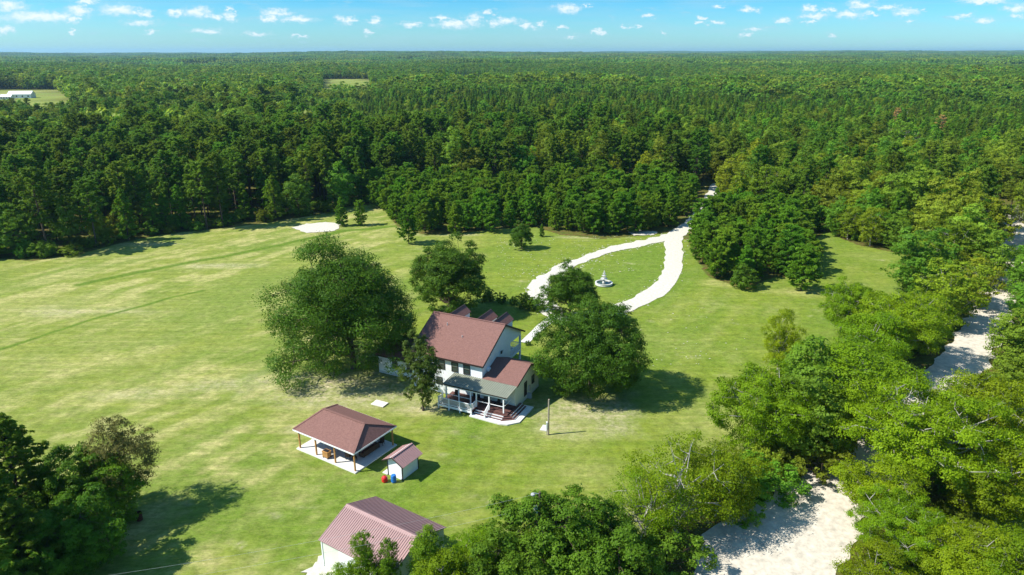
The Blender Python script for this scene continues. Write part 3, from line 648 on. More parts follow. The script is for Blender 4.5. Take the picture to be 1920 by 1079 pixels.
NEAR = [
 ('oak_a',655,580,9.4,18.9,'oak_tree','tree','huge dark green oak left of the house, widest crown in the yard',1.06,1.4),
 ('round',842,520,7,14,'oak_tree','tree','round bushy tree standing behind the house roof next to the huge oak',1.0,1),
 ('round',1070,548,5.5,10.5,'shade_tree','tree','small round dark tree behind the oak, between the drive and the fountain',.95,2),
 ('oak_b',1113,666,6,12.8,'oak_tree','tree','spreading oak with pale limbs right of the house casting a wide shadow',.92,5.0),
 ('olive',790,693,6,12,'pear_tree','tree','slim upright tree close in front of the white house wall',.86,1),
 ('maple',226,862,6,11,'maple_tree','tree','bronze tinged tree on a bare trunk at the bottom left of the field',.85,2),
 ('pear',212,912,4,7.6,'young_tree','tree','fresh green young tree in front of the bronze tinged tree',1.25,4),
 ('dense',140,915,4.5,8.4,'holly_tree','tree','dark dense tree between the pine and the bronze tinged tree',.85,.6),
 ('pine_near',28,890,7,13.2,'pine_tree','pine','tall dark pine cut by the left edge of the photo',1.05,0),
 ('pine_near',-60,960,8,15,'pine_tree','pine','dark pine half outside the left edge beside the tall one',1.1,2),
 ('pine_near',40,1035,4.5,9.5,'pine_tree','pine','bright tipped pine in the bottom left corner',1.3,1),
 ('dense',130,1010,3.5,7,'holly_tree','tree','shaded dark tree behind the corner pine at the bottom left',1.1,2.6),
 ('pine_near',-20,1120,4,10,'pine_tree','pine','pine below the bottom left corner with only its tip in view',1.3,4),
 ('pear',683,1050,4.4,7.4,'pear_tree','tree','slender leafy tree rising before the barn roof, left of the pair',.62,2),
 ('pear',728,1062,4.2,7.0,'pear_tree','tree','slender leafy tree before the barn roof with a bare pale twig top',.55,5),
 ('pear',800,1048,4.2,7.4,'pear_tree','tree','fuller upright tree at the right corner of the barn roof',.95,3),
 ('bright_c',640,1100,2.2,4.6,'young_tree','tree','low light green tree beside the barn wall at the bottom edge',.9,3),
 ('bright_c',880,1052,3,5.8,'young_tree','tree','light green tree between the barn and the glossy dark tree',1.15,3.4),
 ('bright_c',850,1100,3,6,'young_tree','tree','light green tree at the bottom edge right of the barn',1.15,.4),
 ('dense',1040,1010,4.4,8.4,'evergreen_tree','tree','large glossy dark green tree in front of the lamp pole at the bottom',1.1,1.4),
 ('dense',1130,1050,3.8,7.6,'evergreen_tree','tree','glossy dark tree at the bottom right of the lamp pole',1.1,3.7),
 ('dense',960,1075,3.6,6.6,'evergreen_tree','tree','glossy green tree below the lamp pole at the bottom edge',1.1,5),
 ('wispy',1275,905,6,10.2,'wispy_tree','tree','thin crowned tree with bare white branches at the near lawn edge',1.0,1),
 ('wispy',1215,960,4,8,'wispy_tree','tree','feathery yellow green tree beside the one with bare white branches',.95,3),
 ('bright_c',1350,905,4,8.6,'roadside_tree','tree','leafy light green tree between the white branched tree and the road bend',1.05,2),
 ('thicket',1240,1050,2,4.4,'thicket','shrub','tangled undergrowth below the white branched tree',1.2,2),
 ('thicket',1390,940,1.8,3.2,'thicket','shrub','low brush on the sandy bank left of the road bend',1.0,3),
 ('thicket',1440,900,2,4,'thicket','shrub','dark brush on the bank below the tree with the pale trunk',1.2,4),
 ('bright_a',1440,752,7.5,12.4,'roadside_tree','tree','bright yellow green tree with a pale trunk on the lawn edge',.88,2.2),
 ('hard_a',1530,790,6,11.5,'roadside_tree','tree','dark green tree in shade between the two brightest roadside trees',1.1,2.2),
 ('bright_b',1738,795,8.5,13.6,'roadside_tree','tree','largest bright roadside tree with white forked limbs over the road',.95,.7),
 ('bright_c',1655,905,4.5,7.5,'roadside_tree','tree','leafy branches hanging over the road below the largest roadside tree',1.2,2.3),
 ('thicket',1530,862,2,4.6,'thicket','shrub','dark brush where the sandy road disappears under the trees',1.2,1),
 ('hard_b',1565,815,4,8,'roadside_tree','tree','shaded tree at the bend where the sandy road disappears',1.1,4),
 ('bright_a',1870,760,8,12.5,'roadside_tree','tree','bright tree right of the largest roadside tree at the right edge',.95,4),
 ('bright_c',1600,700,7,11.5,'roadside_tree','tree','bright tree rising behind the largest roadside tree',1.3,1.7),
 ('bright_b',1690,1000,3.2,7.2,'roadside_tree','tree','low bright tree leaning over the sandy road at the bottom right',1.0,2.9),
 ('bright_a',1800,1050,3.2,7,'roadside_tree','tree','bright bushy tree in the bottom right corner',1.25,1.1),
 ('bright_c',1650,1090,2.6,5.6,'roadside_tree','tree','bright low tree at the bottom edge right of the road',1.3,5),
 ('bright_c',1905,1080,3,7,'roadside_tree','tree','bright tree cut by the bottom right corner',1.3,3),
 ('bright_c',1890,890,6,9,'roadside_tree','tree','bright tree at the right edge above the shaded grass',1.2,3),
 ('hard_b',1520,700,7,12,'roadside_tree','tree','grey green tree with pale twigs just left of the bright roadside trees',1.1,1),
 ('bright_c',1470,620,7,10,'roadside_tree','tree','thin dark topped tree standing furthest out on the lawn edge',.6,5),
 ('bright_a',1600,560,7,11,'roadside_tree','tree','bright tree at the lawn edge just right of the lone pine',.8,3.2),
 ('bright_a',1700,590,8,12.5,'roadside_tree','tree','bright tree with white twigs left of the shaded stretch of road',1.0,1.2),
 ('bright_c',1640,640,6,10,'roadside_tree','tree','mid green tree between the two bright ones by the shaded road',1.15,4.2),
 ('yellow_a',1780,540,7,12,'roadside_tree','tree','olive tree hanging over the shaded stretch of road',1.2,2),
 ('hard_a',1735,485,8,14,'roadside_tree','tree','dark green tree behind the bright ones left of the road',1.15,3),
 ('yellow_a',1790,455,8,13,'roadside_tree','tree','autumn tinged yellow tree beside the upper end of the road',1.15,5),
 ('yellow_b',1860,420,8,14,'roadside_tree','tree','brightest yellow green tree near the top of the road',1.2,1),
 ('dead',1900,405,6,10,'dead_tree','tree','tan leafless tree above the upper end of the road',1.1,1),
 ('dead',1695,262,9,15,'dead_tree','tree','pale grey leafless tree sticking out of the right hand woods',1.2,1),
 ('dead',1660,250,9,13,'dead_tree','tree','smaller pale leafless tree left of the grey one in the woods',.9,4),
 ('brown_pine',1681,222,11,16,'pine_tree','pine','rust brown dead pine in the right hand woods, left of its twin',1.0,1),
 ('brown_pine',1762,238,11,16,'pine_tree','pine','tan brown dead pine in the right hand woods, right of its twin',1.0,2),
 ('hard_a',1872,480,7,12,'roadside_tree','tree','green tree leaning over the upper road from the left',1.0,2.1),
 ('yellow_a',1825,520,6,10.5,'roadside_tree','tree','olive tree hiding the left side of the upper road',1.0,3.9),
 ('hard_b',1925,515,5,10,'roadside_tree','tree','tree right of the upper road near the photo edge',1.1,.9),
 ('hard_b',1905,625,5,9,'roadside_tree','tree','round green tree on the right side of the road at the photo edge',1.3,1),
 ('hard_b',1945,560,5,9,'roadside_tree','tree','green tree beyond the road at the right edge',1.3,3),
 ('hard_b',1925,700,4,8,'roadside_tree','tree','green tree right of the road above the bright tree',1.3,5),
 ('hard_a',1960,480,6,12,'roadside_tree','tree','tree right of the upper road cut by the photo edge',1.2,5),
 ('young_c',765,428,4,8.6,'pine_tree','pine','lone dark pine on the lawn right above the huge oak',.95,1),
 ('round',978,441,3.4,6.6,'lawn_tree','tree','small dark tree standing alone on the lawn with its shadow beside it',.85,2.5),
 ('young_b',1016,434,1.4,3,'pine_tree','pine','tiny young pine just right of the lone small dark tree',.9,3),
 ('young_c',922,408,4,8,'pine_tree','pine','young pine standing forward of the stand, left of the lone dark tree',.95,3),
 ('young_b',640,400,3.5,7,'pine_tree','pine','left one of two small trees by the white sand patch',.9,3),
 ('young_a',675,399,3.5,6.8,'pine_tree','pine','right one of two small trees by the white sand patch',.85,5),
 ('young_c',1508,505,4.5,9,'pine_tree','pine','lone pine at the near right corner of the clump by the drive',1.1,3),
 ('bush',1398,520,2.2,4.6,'shrub','shrub','round green bush at the foot of the pine clump',1.0,3),
 ('bush',917,556,1,2.4,'shrub','shrub','leftmost shrub of the row behind the house',.9,1),
 ('bush',942,561,.8,1.9,'shrub','shrub','second shrub from the left in the row behind the house',.9,2),
 ('bush',964,565,.6,1.5,'shrub','shrub','smallest shrub in the row behind the house',.9,3),
 ('bush',985,566,1.2,2.8,'shrub','shrub','grey green shrub at the middle of the row behind the house',1.0,4),
 ('bush',1003,570,1.2,2.8,'shrub','shrub','dark shrub at the right end of the row beside the drive',.9,5),
 ('bush',989,643,.4,.9,'small_shrub','shrub','little plant on the near side of the front walk',.9,5),
 ('bush',1003,634,.4,.8,'small_shrub','shrub','little plant halfway along the front walk',.9,1),
 ('thicket',245,410,4,9,'young_tree','tree','bright green young tree at the forest edge of the left field',.75,2),
]
for (form, u, v, zc, h, nm, cat, lab, wide, rot) in NEAR:
    tree_px(form, u, v, zc, h, nm, cat, lab, None, rot, wide)

# ------------------------------------------------------------ forest: positions by zone
def scatter(x0, x1, y0, y1, step, seed, jit=.42):
    r = np.random.default_rng(seed); xs = np.arange(x0, x1, step); ys = np.arange(y0, y1, step)
    X, Y = np.meshgrid(xs, ys); X = X+(np.arange(len(ys)) % 2)[:, None]*step/2
    X = X+r.uniform(-jit, jit, X.shape)*step; Y = Y+r.uniform(-jit, jit, Y.shape)*step
    return X.ravel(), Y.ravel()
def visible(x, y, m=25): return (np.abs(x) < y*.80+m+20)
trees = []          # (form, x, y, s, rot, kind)
r0 = np.random.default_rng(99)
occupied = [at(u, v, zc) for (f, u, v, zc, *_) in NEAR if v > 440]
# young stands
for poly, stp in ((YSTAND, 4.5), (YCLUMP, 4.4)):
    xs = [p[0] for p in poly]; ys = [p[1] for p in poly]
    X, Y = scatter(min(xs), max(xs), min(ys), max(ys), stp, 5)
    ok = inpoly(X, Y, poly) & ~in_drive(X, Y, 1.8)
    for x, y in zip(X[ok], Y[ok]): trees.append((r0.choice(['young_a', 'young_b', 'young_c']), x, y, r0.uniform(.70, 1.22), 'young'))
# main forest to 620 m
X, Y = scatter(-560, 560, 60, 640, 5.6, 8)
D = np.hypot(X, Y)
ok = visible(X, Y) & ~inpoly(X, Y, CLEARING) & ~inpoly(X, Y, YSTAND) & ~inpoly(X, Y, YCLUMP) & ~in_drive(X, Y, 3.2) & (D < 640)
for p in FAR_CLEAR: ok &= ~inpoly(X, Y, p)
ok &= (Y > 150) | ((X > 95) & (Y > 95)) | ((X < -95) & (Y > 130))
X, Y = X[ok], Y[ok]
mixn = fbm(X, Y, 90, 7, 3); nn = fbm(X, Y, 30, 17, 2)
edge_d = segdist(X, Y, CLEARING[1:-9]); edge_y = segdist(X, Y, YSTAND+[YSTAND[0]])
for i in range(len(X)):
    x, y = X[i], Y[i]; d = math.hypot(x, y); u = x/y
    if any((x-a)**2+(y-b_)**2 < 16 for a, b_ in occupied): continue
    right = u > .28; q = r0.random()
    if u < -.10 and d < 290:                               # left plantation
        if edge_d[i] < 7 and q < .55: f = r0.choice(['edge_pine', 'hard_b', 'edge_pine']); s = r0.uniform(.6, .95)
        elif q < .90: f = r0.choice(['pine_a', 'pine_b', 'pine_c']); s = r0.uniform(.82, 1.08)
        else: f = r0.choice(['hard_a', 'hard_b']); s = r0.uniform(.7, 1.0)
    elif right and d < 330:                                # mixed woods on the right
        if edge_d[i] < 8: f = r0.choice(['hard_b', 'edge_pine', 'yellow_a', 'hard_a']); s = r0.uniform(.55, .9)
        elif q < .34: f = r0.choice(['pine_a', 'pine_b', 'edge_pine']); s = r0.uniform(.75, 1.05)
        elif q < .72: f = r0.choice(['hard_a', 'hard_b', 'hard_c']); s = r0.uniform(.7, 1.05)
        else: f = r0.choice(['yellow_a', 'yellow_b']); s = r0.uniform(.7, 1.05)
        if edge_y[i] > 80 and q > .985: f = 'dead'; s = .9
    elif d < 320:                                          # tall belt behind the young stand
        if q < .58: f = r0.choice(['pine_a', 'pine_b', 'pine_c']); s = r0.uniform(.85, 1.2)
        elif q < .86: f = r0.choice(['hard_a', 'hard_b', 'hard_c']); s = r0.uniform(.75, 1.1)
        else: f = 'yellow_b'; s = r0.uniform(.7, 1.0)
    elif u < -.22 and mixn[i] > .42:                       # left: bluish hardwood mosaic
        if q < .3: f = r0.choice(['lo_pine_a', 'pine_a']); s = r0.uniform(.8, 1.15)
        elif q < .82: f = r0.choice(['hard_a', 'hard_b', 'lo_hard_a']); s = r0.uniform(.7, 1.25)
        else: f = 'yellow_a'; s = r0.uniform(.8, 1.1)
    else:                                                  # even young plantation beyond
        if q < .86 and nn[i] > .2: f = r0.choice(['pine_b', 'edge_pine', 'lo_pine_b']); s = r0.uniform(.72, .88)
        elif q < .975: f = r0.choice(['hard_b', 'yellow_a', 'hard_a', 'yellow_b']); s = r0.uniform(.65, .95)
        else: f = 'dead'; s = .8
    s *= .80+.42*nn[i] if d > 240 else .92+.16*nn[i]
    if -.30 < u < -.17 and d > 400: s *= .66
    if u < -.6 and d > 330: s *= .8
    trees.append((f, x, y, s, 'pine' if 'pine' in f else 'broadleaf'))
# undergrowth and brush along the edges and roadside
X, Y = scatter(-130, 150, 40, 240, 4.6, 14)
ed = np.minimum(segdist(X, Y, CLEARING[1:-5]), 999)
ok = ~inpoly(X, Y, CLEARING) & (ed < 9) & ~in_drive(X, Y, 1.6) & ~inpoly(X, Y, YCLUMP) & ~inpoly(X, Y, YSTAND) & visible(X, Y)
brush = list(zip(X[ok], Y[ok]))
X, Y = scatter(20, 150, 45, 200, 3.6, 15)
dr, w_ = segdist(X, Y, [p for p, _ in ROAD], [w for _, w in ROAD])
ok = (dr > w_+1.5) & (dr < w_+7) & ~inpoly(X, Y, CLEARING); brush += list(zip(X[ok], Y[ok]))

trees.sort(key=lambda t: t[1]**2+t[2]**2)
def forest_label(k, x, y, f, ed):
    """what the tree is, which row it stands in and what it stands near"""
    u = x/y; row = 'front' if ed < 7 else 'second' if ed < 14 else 'rear'
    if k == 'young':
        if bool(inpoly(np.array([x]), np.array([y]), YCLUMP)[0]):
            side = 'on the drive side' if x < 62 else 'on the side away from the drive' if x > 74 else 'at the middle'
            part_ = 'near end' if y < 150 else 'far end' if y > 172 else 'centre'
            return 'young bushy pine '+side+' of the dense clump, '+part_, 'young pines '+side+' of the clump, '+part_
        place = 'behind the lone small trees' if x < -8 else 'above the fountain lawn' if x < 26 else 'next to the gravel drive'
        r_ = {'front': 'front edge', 'second': 'second rank', 'rear': 'deeper ranks'}[row]
        return 'young green pine in the '+r_+' of the low stand, '+place, 'young pines in the '+r_+' of the stand '+place
    kind = 'bare grey tree' if f == 'dead' else 'tall dark pine' if k == 'pine' else 'yellow green leafy tree' if f.startswith('yellow') else 'dark green leafy tree'
    r_ = {'front': 'at the very edge', 'second': 'just inside the edge', 'rear': 'deeper inside'}[row]
    if u < -.14: place = 'of the woods left of the field' if u < -.5 else 'of the woods behind the field' if u < -.32 else 'of the woods by the sand patch'
    elif u > .26: place = 'of the mixed woods by the dirt road' if u > .52 else 'of the mixed woods beyond the pine clump'
    else: place = 'of the woods above the low pine stand'
    return kind+' '+r_+' '+place, kind+'s '+r_+' '+place
rest = []; cnt = {'young': 0, 'pine': 0, 'broadleaf': 0}; cap = {'young': 285, 'pine': 270, 'broadleaf': 240}
clumpc = (76, 165)
for (f, x, y, s, k) in trees:
    sz = s*r0.uniform(.92, 1.08)
    if cnt[k] < cap[k] and not f.startswith('lo_') and y > 60:
        cnt[k] += 1
        ed = float(min(segdist(np.array([x]), np.array([y]), CLEARING[1:-9])[0], 99))
        if k == 'young': ed = float(segdist(np.array([x]), np.array([y]), YSTAND[:9])[0])
        lab, grp = forest_label(k, x, y, f, ed)
        nm = {'young': 'young_pine', 'pine': 'pine_tree', 'broadleaf': 'broadleaf_tree'}[k]
        place_tree(f, x, y, 'dead_tree' if f == 'dead' else nm, {'young': 'young pine', 'pine': 'pine', 'broadleaf': 'tree'}[k], lab, grp, s, sz, r0.uniform(0, 6.28))
    else: rest.append((f, x, y, s, sz))
bc = 0
brush_rest = []
for (x, y) in sorted(brush, key=lambda p: p[0]**2+p[1]**2): brush_rest.append(('thicket', x, y, r0.uniform(.45, 1.0), r0.uniform(.45, .95)))

def gn_tree():
    ng = bpy.data.node_groups.new('scatter_instances', 'GeometryNodeTree')
    ng.interface.new_socket('Geometry', in_out='INPUT', socket_type='NodeSocketGeometry'); ng.interface.new_socket('Collection', in_out='INPUT', socket_type='NodeSocketCollection')
    ng.interface.new_socket('Geometry', in_out='OUTPUT', socket_type='NodeSocketGeometry')
    n = ng.nodes; l = ng.links; gi = n.new('NodeGroupInput'); go = n.new('NodeGroupOutput'); ip = n.new('GeometryNodeInstanceOnPoints'); ci = n.new('GeometryNodeCollectionInfo')
    ci.inputs['Separate Children'].default_value = True; ci.inputs['Reset Children'].default_value = True
    l.new(gi.outputs[0], ip.inputs['Points']); l.new(gi.outputs[1], ci.inputs['Collection']); l.new(ci.outputs[0], ip.inputs['Instance'])
    ip.inputs['Pick Instance'].default_value = True
    for nm, dt, sock in (('pick', 'INT', 'Instance Index'), ('turn', 'FLOAT_VECTOR', 'Rotation'), ('size', 'FLOAT_VECTOR', 'Scale')):
        a = n.new('GeometryNodeInputNamedAttribute'); a.data_type = dt; a.inputs[0].default_value = nm
        l.new(a.outputs['Attribute'], ip.inputs[sock])
    l.new(ip.outputs[0], go.inputs[0]); return ng
NG = gn_tree()
def scatter_object(name, label, cat, items, forms, onlawn=False):
    """items: (form, x, y, s, sz); one object whose points carry instances of the forms"""
    col = bpy.data.collections.new(name+'_forms')
    meshes = []
    for i, f in enumerate(forms):
        me_ = F[f].joined if isinstance(f, str) else f
        o = bpy.data.objects.new('tree_form_%02d' % i, me_); col.objects.link(o)
    names = sorted(o.name for o in col.objects); order = {}
    objs = list(col.objects)
    for i, f in enumerate(forms): order[f if isinstance(f, str) else i] = names.index(objs[i].name)
    me_ = bpy.data.meshes.new(name); n = len(items)
    x = np.array([t[1] for t in items]); y = np.array([t[2] for t in items])
    me_.vertices.add(n); me_.vertices.foreach_set('co', np.stack([x, y, (fbm(x, y, 9, 77, 3)-.5)*.10-.052 if onlawn else terrain(x, y)-.1], 1).astype(np.float32).ravel())
    a = me_.attributes.new('pick', 'INT', 'POINT'); a.data.foreach_set('value', np.array([order[t[0]] for t in items], np.int32))
    rr = np.random.default_rng(n); tv = np.zeros((n, 3), np.float32); tv[:, 2] = rr.random(n)*6.283; tv[:, 0] = rr.normal(size=n)*.03; tv[:, 1] = rr.normal(size=n)*.03
    a = me_.attributes.new('turn', 'FLOAT_VECTOR', 'POINT'); a.data.foreach_set('vector', tv.ravel())
    a = me_.attributes.new('size', 'FLOAT_VECTOR', 'POINT'); a.data.foreach_set('vector', np.array([(t[3], t[3], t[4]) for t in items], np.float32).ravel())
    o = link(name, me_); md = o.modifiers.new('instances', 'NODES'); md.node_group = NG
    for s_ in NG.interface.items_tree:
        if s_.item_type == 'SOCKET' and s_.in_out == 'INPUT' and s_.name == 'Collection': md[s_.identifier] = col
    return tag(o, label, cat, kind='stuff')
scatter_object('forest_trees', 'deep green mass of pines and leafy trees behind the front rows', 'forest', rest,
               sorted(set(t[0] for t in rest)))
scatter_object('undergrowth', 'low brush filling in beneath the forest and roadside trees', 'undergrowth', brush_rest, ['thicket'])
# middle distance 640-1900 m
X, Y = scatter(-1700, 1700, 300, 1900, 9.0, 18); D = np.hypot(X, Y)
ok = visible(X, Y, 40) & (D > 632) & (D < 1900)
for p in FAR_CLEAR: ok &= ~inpoly(X, Y, p)
X, Y = X[ok], Y[ok]; D = D[ok]
mx_ = fbm(X, Y, 170, 27, 3); hv = fbm(X, Y, 60, 47, 3); items = []
belt = np.abs(D-760-60*fbm(X, Y, 200, 5, 2)) < 55
for i in range(len(X)):
    q = r0.random(); u = X[i]/Y[i]
    if belt[i] and u > -.25: f = r0.choice(['lo_hard_a', 'lo_hard_b', 'lo_pine_a']); s = r0.uniform(1.1, 1.5)
    elif u < -.2 and D[i] < 1500:
        if q < .35: f = 'lo_pine_a'; s = r0.uniform(.9, 1.35)
        elif q < .9: f = r0.choice(['lo_hard_a', 'lo_hard_b']); s = r0.uniform(.8, 1.3)
        else: f = 'lo_yellow'; s = r0.uniform(.9, 1.3)
    elif mx_[i] > .62: f = r0.choice(['lo_hard_a', 'lo_hard_b', 'lo_yellow'], p=[.45, .4, .15]); s = r0.uniform(.9, 1.2)
    else: f = r0.choice(['lo_pine_a', 'lo_pine_b'], p=[.4, .6]); s = r0.uniform(.95, 1.2)
    s *= .70+.62*hv[i]
    if -.30 < u < -.17 and D[i] < 900: s *= .66
    elif -.5 < u < -.1 and D[i] < 1300: s *= .9
    items.append((f, X[i], Y[i], s*1.15, s))
scatter_object('distant_forest', 'unbroken forest rolling back in the middle distance', 'forest', items, ['lo_pine_a', 'lo_pine_b', 'lo_hard_a', 'lo_hard_b', 'lo_yellow'])
# far canopy: patches of 100 x 100 m, each with its own trees
def canopy_patch(seed):
    r = np.random.default_rng(seed); n = 200; c = r.uniform(-55, 55, (n, 2)); h = r.uniform(12, 19, n); rad = r.uniform(3.5, 5.5, n); V_ = []; t = []
    T = TreeForm()
    for i in range(n):
        m = 16; d = unit(r.normal(size=(m, 3))+[0, 0, .5]); p = np.array([c[i, 0], c[i, 1], h[i]-rad[i]*1.2])+d*[rad[i], rad[i], rad[i]*1.2]*.8
        T.leaves(p, d+[0, 0, .2], np.full(m, rad[i]*.95), np.full(m, .9), np.clip(r.random()+r.normal(size=m)*.15, 0, 1), r)
    cv = np.concatenate(T.cv); q = np.arange(len(cv)).reshape(-1, 4)
    return mesh_np('canopy', cv, q, [M['pine'] if seed % 3 else M['hard']], tint=np.concatenate(T.ct))
cps = [canopy_patch(200+i) for i in range(4)]
X, Y = scatter(-12500, 12500, 1000, 13000, 92, 28, .2); D = np.hypot(X, Y); ok = visible(X, Y, 250) & (D > 1860) & (D < 12500)
# beyond 6 km thin out by distance with larger patches
items = [(int(r0.integers(0, 4)), x, y, 1.0, r0.uniform(.85, 1.15)) for x, y in zip(X[ok], Y[ok])]
scatter_object('far_forest', 'forest covered land fading blue to the horizon', 'forest', items, cps)

# ------------------------------------------------------------ the house
HO = (-4.0, 82.6); HA = R(-25.75)
house = empty('farmhouse', (*HO, 0), HA, 'white two storey farmhouse with dusty red roof and grey metal porch roof', 'house')
def part(mb, name, mat, parent=None, **k): return mb.build(name, mat, parent, **k)
# main block walls (gable profile), balcony bay open at the back
def add_window(parent, face, c, w, z0, z1, mull=True, blind=True):
    """face 'front' (y = plane) or 'right' (x = plane); c = (along, plane)"""
    a, pl = c; fr = MB(); t = .07
    def bx(mb, a0, a1, d0, d1, za, zb):
        if face == 'front': mb.box(a0, a1, pl-d1, pl-d0, za, zb)
        else: mb.box(pl+d0, pl+d1, a0, a1, za, zb)
    bx(fr, a-w/2-t, a+w/2+t, .0, .06, z1, z1+t); bx(fr, a-w/2-t, a+w/2+t, .0, .08, z0-t, z0)
    bx(fr, a-w/2-t, a-w/2, .0, .06, z0, z1); bx(fr, a+w/2, a+w/2+t, .0, .06, z0, z1)
    win = fr.build('window', M['darktrim'], parent)
    p = MB(); bx(p, a-w/2, a+w/2, .004, .015, z0, z1); p.build('pane', M['glass'], win)
    if blind: p = MB(); bx(p, a-w/2+.04, a+w/2-.04, .017, .022, z0+(z1-z0)*.48, z1-.04); p.build('blind', M['blind'], win)
    if mull: p = MB(); bx(p, a-w/2, a+w/2, .02, .045, (z0+z1)/2-.025, (z0+z1)/2+.025); p.build('sash_bar', M['darktrim'], win)
    return win
LX = -11.0
part(MB().prism([(0, 0), (8.7, 0), (8.7, 7.75), (6.4, 8.92), (0, 5.62)], 'x', LX, 0), 'wall', M['white'], house)
part(MB().prism([(8.7, 5.35), (12.25, 5.35), (12.25, 5.92), (8.7, 7.72)], 'x', -.14, 0).prism([(8.7, 5.35), (12.25, 5.35), (12.25, 5.92), (8.7, 7.72)], 'x', LX, LX+.14), 'gable_wall', M['white'], house)
part(MB().box(LX, -.145, 12.1, 12.24, 5.36, 5.80), 'balcony_beam', M['trimwhite'], house)
# corner boards
part(MB().box(-.10, .015, -.015, .10, 0, 5.55), 'corner_board', M['trimwhite'], house)
# roof
OV = .35
def roof_slopes(x0, x1, ya, za, yr, zr, yb, zb, t=.16):
    m_ = MB(); m_.slab((x0, ya, za), (x1, ya, za), (x1, yr, zr), (x0, yr, zr), t); m_.slab((x0, yr, zr), (x1, yr, zr), (x1, yb, zb), (x0, yb, zb), t); return m_
rf = part(roof_slopes(LX-OV, OV, -.42, 5.60, 6.4, 9.12, 12.95, 5.74), 'roof', M['shingle'], house)
part(MB().bar((LX-OV, 6.4, 9.14), (OV, 6.4, 9.14), .30, .05), 'ridge_cap', M['shingle'], rf)
fm = MB()
for x in (LX-OV-.03, OV+.03):
    fm.bar((x, -.44, 5.48), (x, 6.4, 8.99), .05, .24); fm.bar((x, 6.4, 8.99), (x, 12.97, 5.62), .05, .24)
fm.box(LX-OV, OV, -.47, -.425, 5.36, 5.58); fm.box(LX-OV, OV, 12.96, 13.0, 5.52, 5.72)
part(fm, 'fascia', M['darktrim'], rf)
part(MB().box(LX-.1, .12, -.40, -.02, 5.36, 5.40), 'soffit', M['trimwhite'], rf)
for x, y in ((-4.8, 3.2), (-8.0, 4.6)): part(MB().lathe([(.06, 6.0), (.06, 8.6 if y > 4 else 7.75), (.02, 8.62 if y > 4 else 7.77)], 10, (x, y)), 'vent_pipe', M['grey'], rf)
# dormers on the rear slope
for xd in (-1.75, -4.35, -8.9):
    dw = 1.12; zr, ze, y0, y1 = 8.98, 8.02, 6.5, 11.2
    dm = part(MB().prism([(xd-dw+.14, 6.6), (xd+dw-.14, 6.6), (xd+dw-.14, ze-.05), (xd, zr-.2), (xd-dw+.14, ze-.05)], 'y', 8.6, y1-.25), 'dormer', M['white'], house)
    part(MB().slab((xd-dw, y0, ze), (xd, y0, zr), (xd, y1, zr), (xd-dw, y1, ze), .10).slab((xd, y0, zr), (xd+dw, y0, ze), (xd+dw, y1, ze), (xd, y1, zr), .10), 'dormer_roof', M['shingle'], dm)
    part(MB().bar((xd, y0, zr+.01), (xd, y1, zr+.01), .2, .05), 'ridge_cap', M['darktrim'], dm)
    part(MB().box(xd-.4, xd+.4, y1-.24, y1-.2, 7.0, 8.0), 'pane', M['glass'], dm)
for x in (-2.35, -4.2, -6.3, -8.5): add_window(house, 'front', (x, -.002), .92, 3.78, 5.05)
add_window(house, 'front', (-6.75, -.002), .85, 1.35, 2.35)
add_window(house, 'front', (-9.4, -.002), .85, 1.35, 2.35)
add_window(house, 'front', (-3.0, -.002), .9, 1.45, 2.75); add_window(house, 'front', (-.9, -.002), .9, .7, 2.75, blind=False)
# balcony at the back right
bf = part(MB().box(LX, 0, 8.72, 12.3, 2.78, 2.98), 'balcony_floor', M['trimwhite'], house)
part(MB().box(LX, 0, 8.72, 12.3, .30, .52), 'back_porch_floor', M['concrete'], house)
for x in (-.12, -3.7, -7.3, -10.88):
    part(MB().box(x-.13, x+.13, 12.05, 12.31, .52, 2.78).box(x-.13, x+.13, 12.05, 12.31, 2.98, 5.36), 'column', M['trimwhite'], house)
def railing(name, pts, z0, z1, parent, sp=.13, mat='trimwhite', post=False):
    rl = MB()
    for (a, b_) in zip(pts[:-1], pts[1:]):
        za, zb = (a[2] if len(a) > 2 else 0), (b_[2] if len(b_) > 2 else 0)
        rl.bar((a[0], a[1], z1+za), (b_[0], b_[1], z1+zb), .09, .06); rl.bar((a[0], a[1], z0+za), (b_[0], b_[1], z0+zb), .06, .06)
    rr_ = rl.build(name, M[mat], parent); bl = MB()
    for (a, b_) in zip(pts[:-1], pts[1:]):
        za, zb = (a[2] if len(a) > 2 else 0), (b_[2] if len(b_) > 2 else 0)
        n = max(2, int(math.hypot(b_[0]-a[0], b_[1]-a[1])/sp))
        for i in range(1, n):
            t = i/n; x = a[0]*(1-t)+b_[0]*t; y = a[1]*(1-t)+b_[1]*t; dz = za*(1-t)+zb*t; bl.box(x-.02, x+.02, y-.02, y+.02, z0+.03+dz, z1-.03+dz)
    bl.build('balusters', M[mat], rr_, kind='stuff'); return rr_
railing('railing', [(-.06, 8.75), (-.06, 12.05)], 3.1, 4.0, house); railing('railing', [(-.25, 12.2), (-3.57, 12.2)], 3.1, 4.0, house)
railing('railing', [(-3.83, 12.2), (-7.17, 12.2)], 3.1, 4.0, house); railing('railing', [(-7.43, 12.2), (-10.75, 12.2)], 3.1, 4.0, house)
railing('railing', [(-.06, 8.75), (-.06, 12.05)], .62, 1.45, house)
part(MB().box(-.9, -.86, 8.71, 8.74, .6, 2.6).box(-3.2, -2.3, 8.705, 8.75, .52, 2.6), 'back_door', M['darktrim'], house)
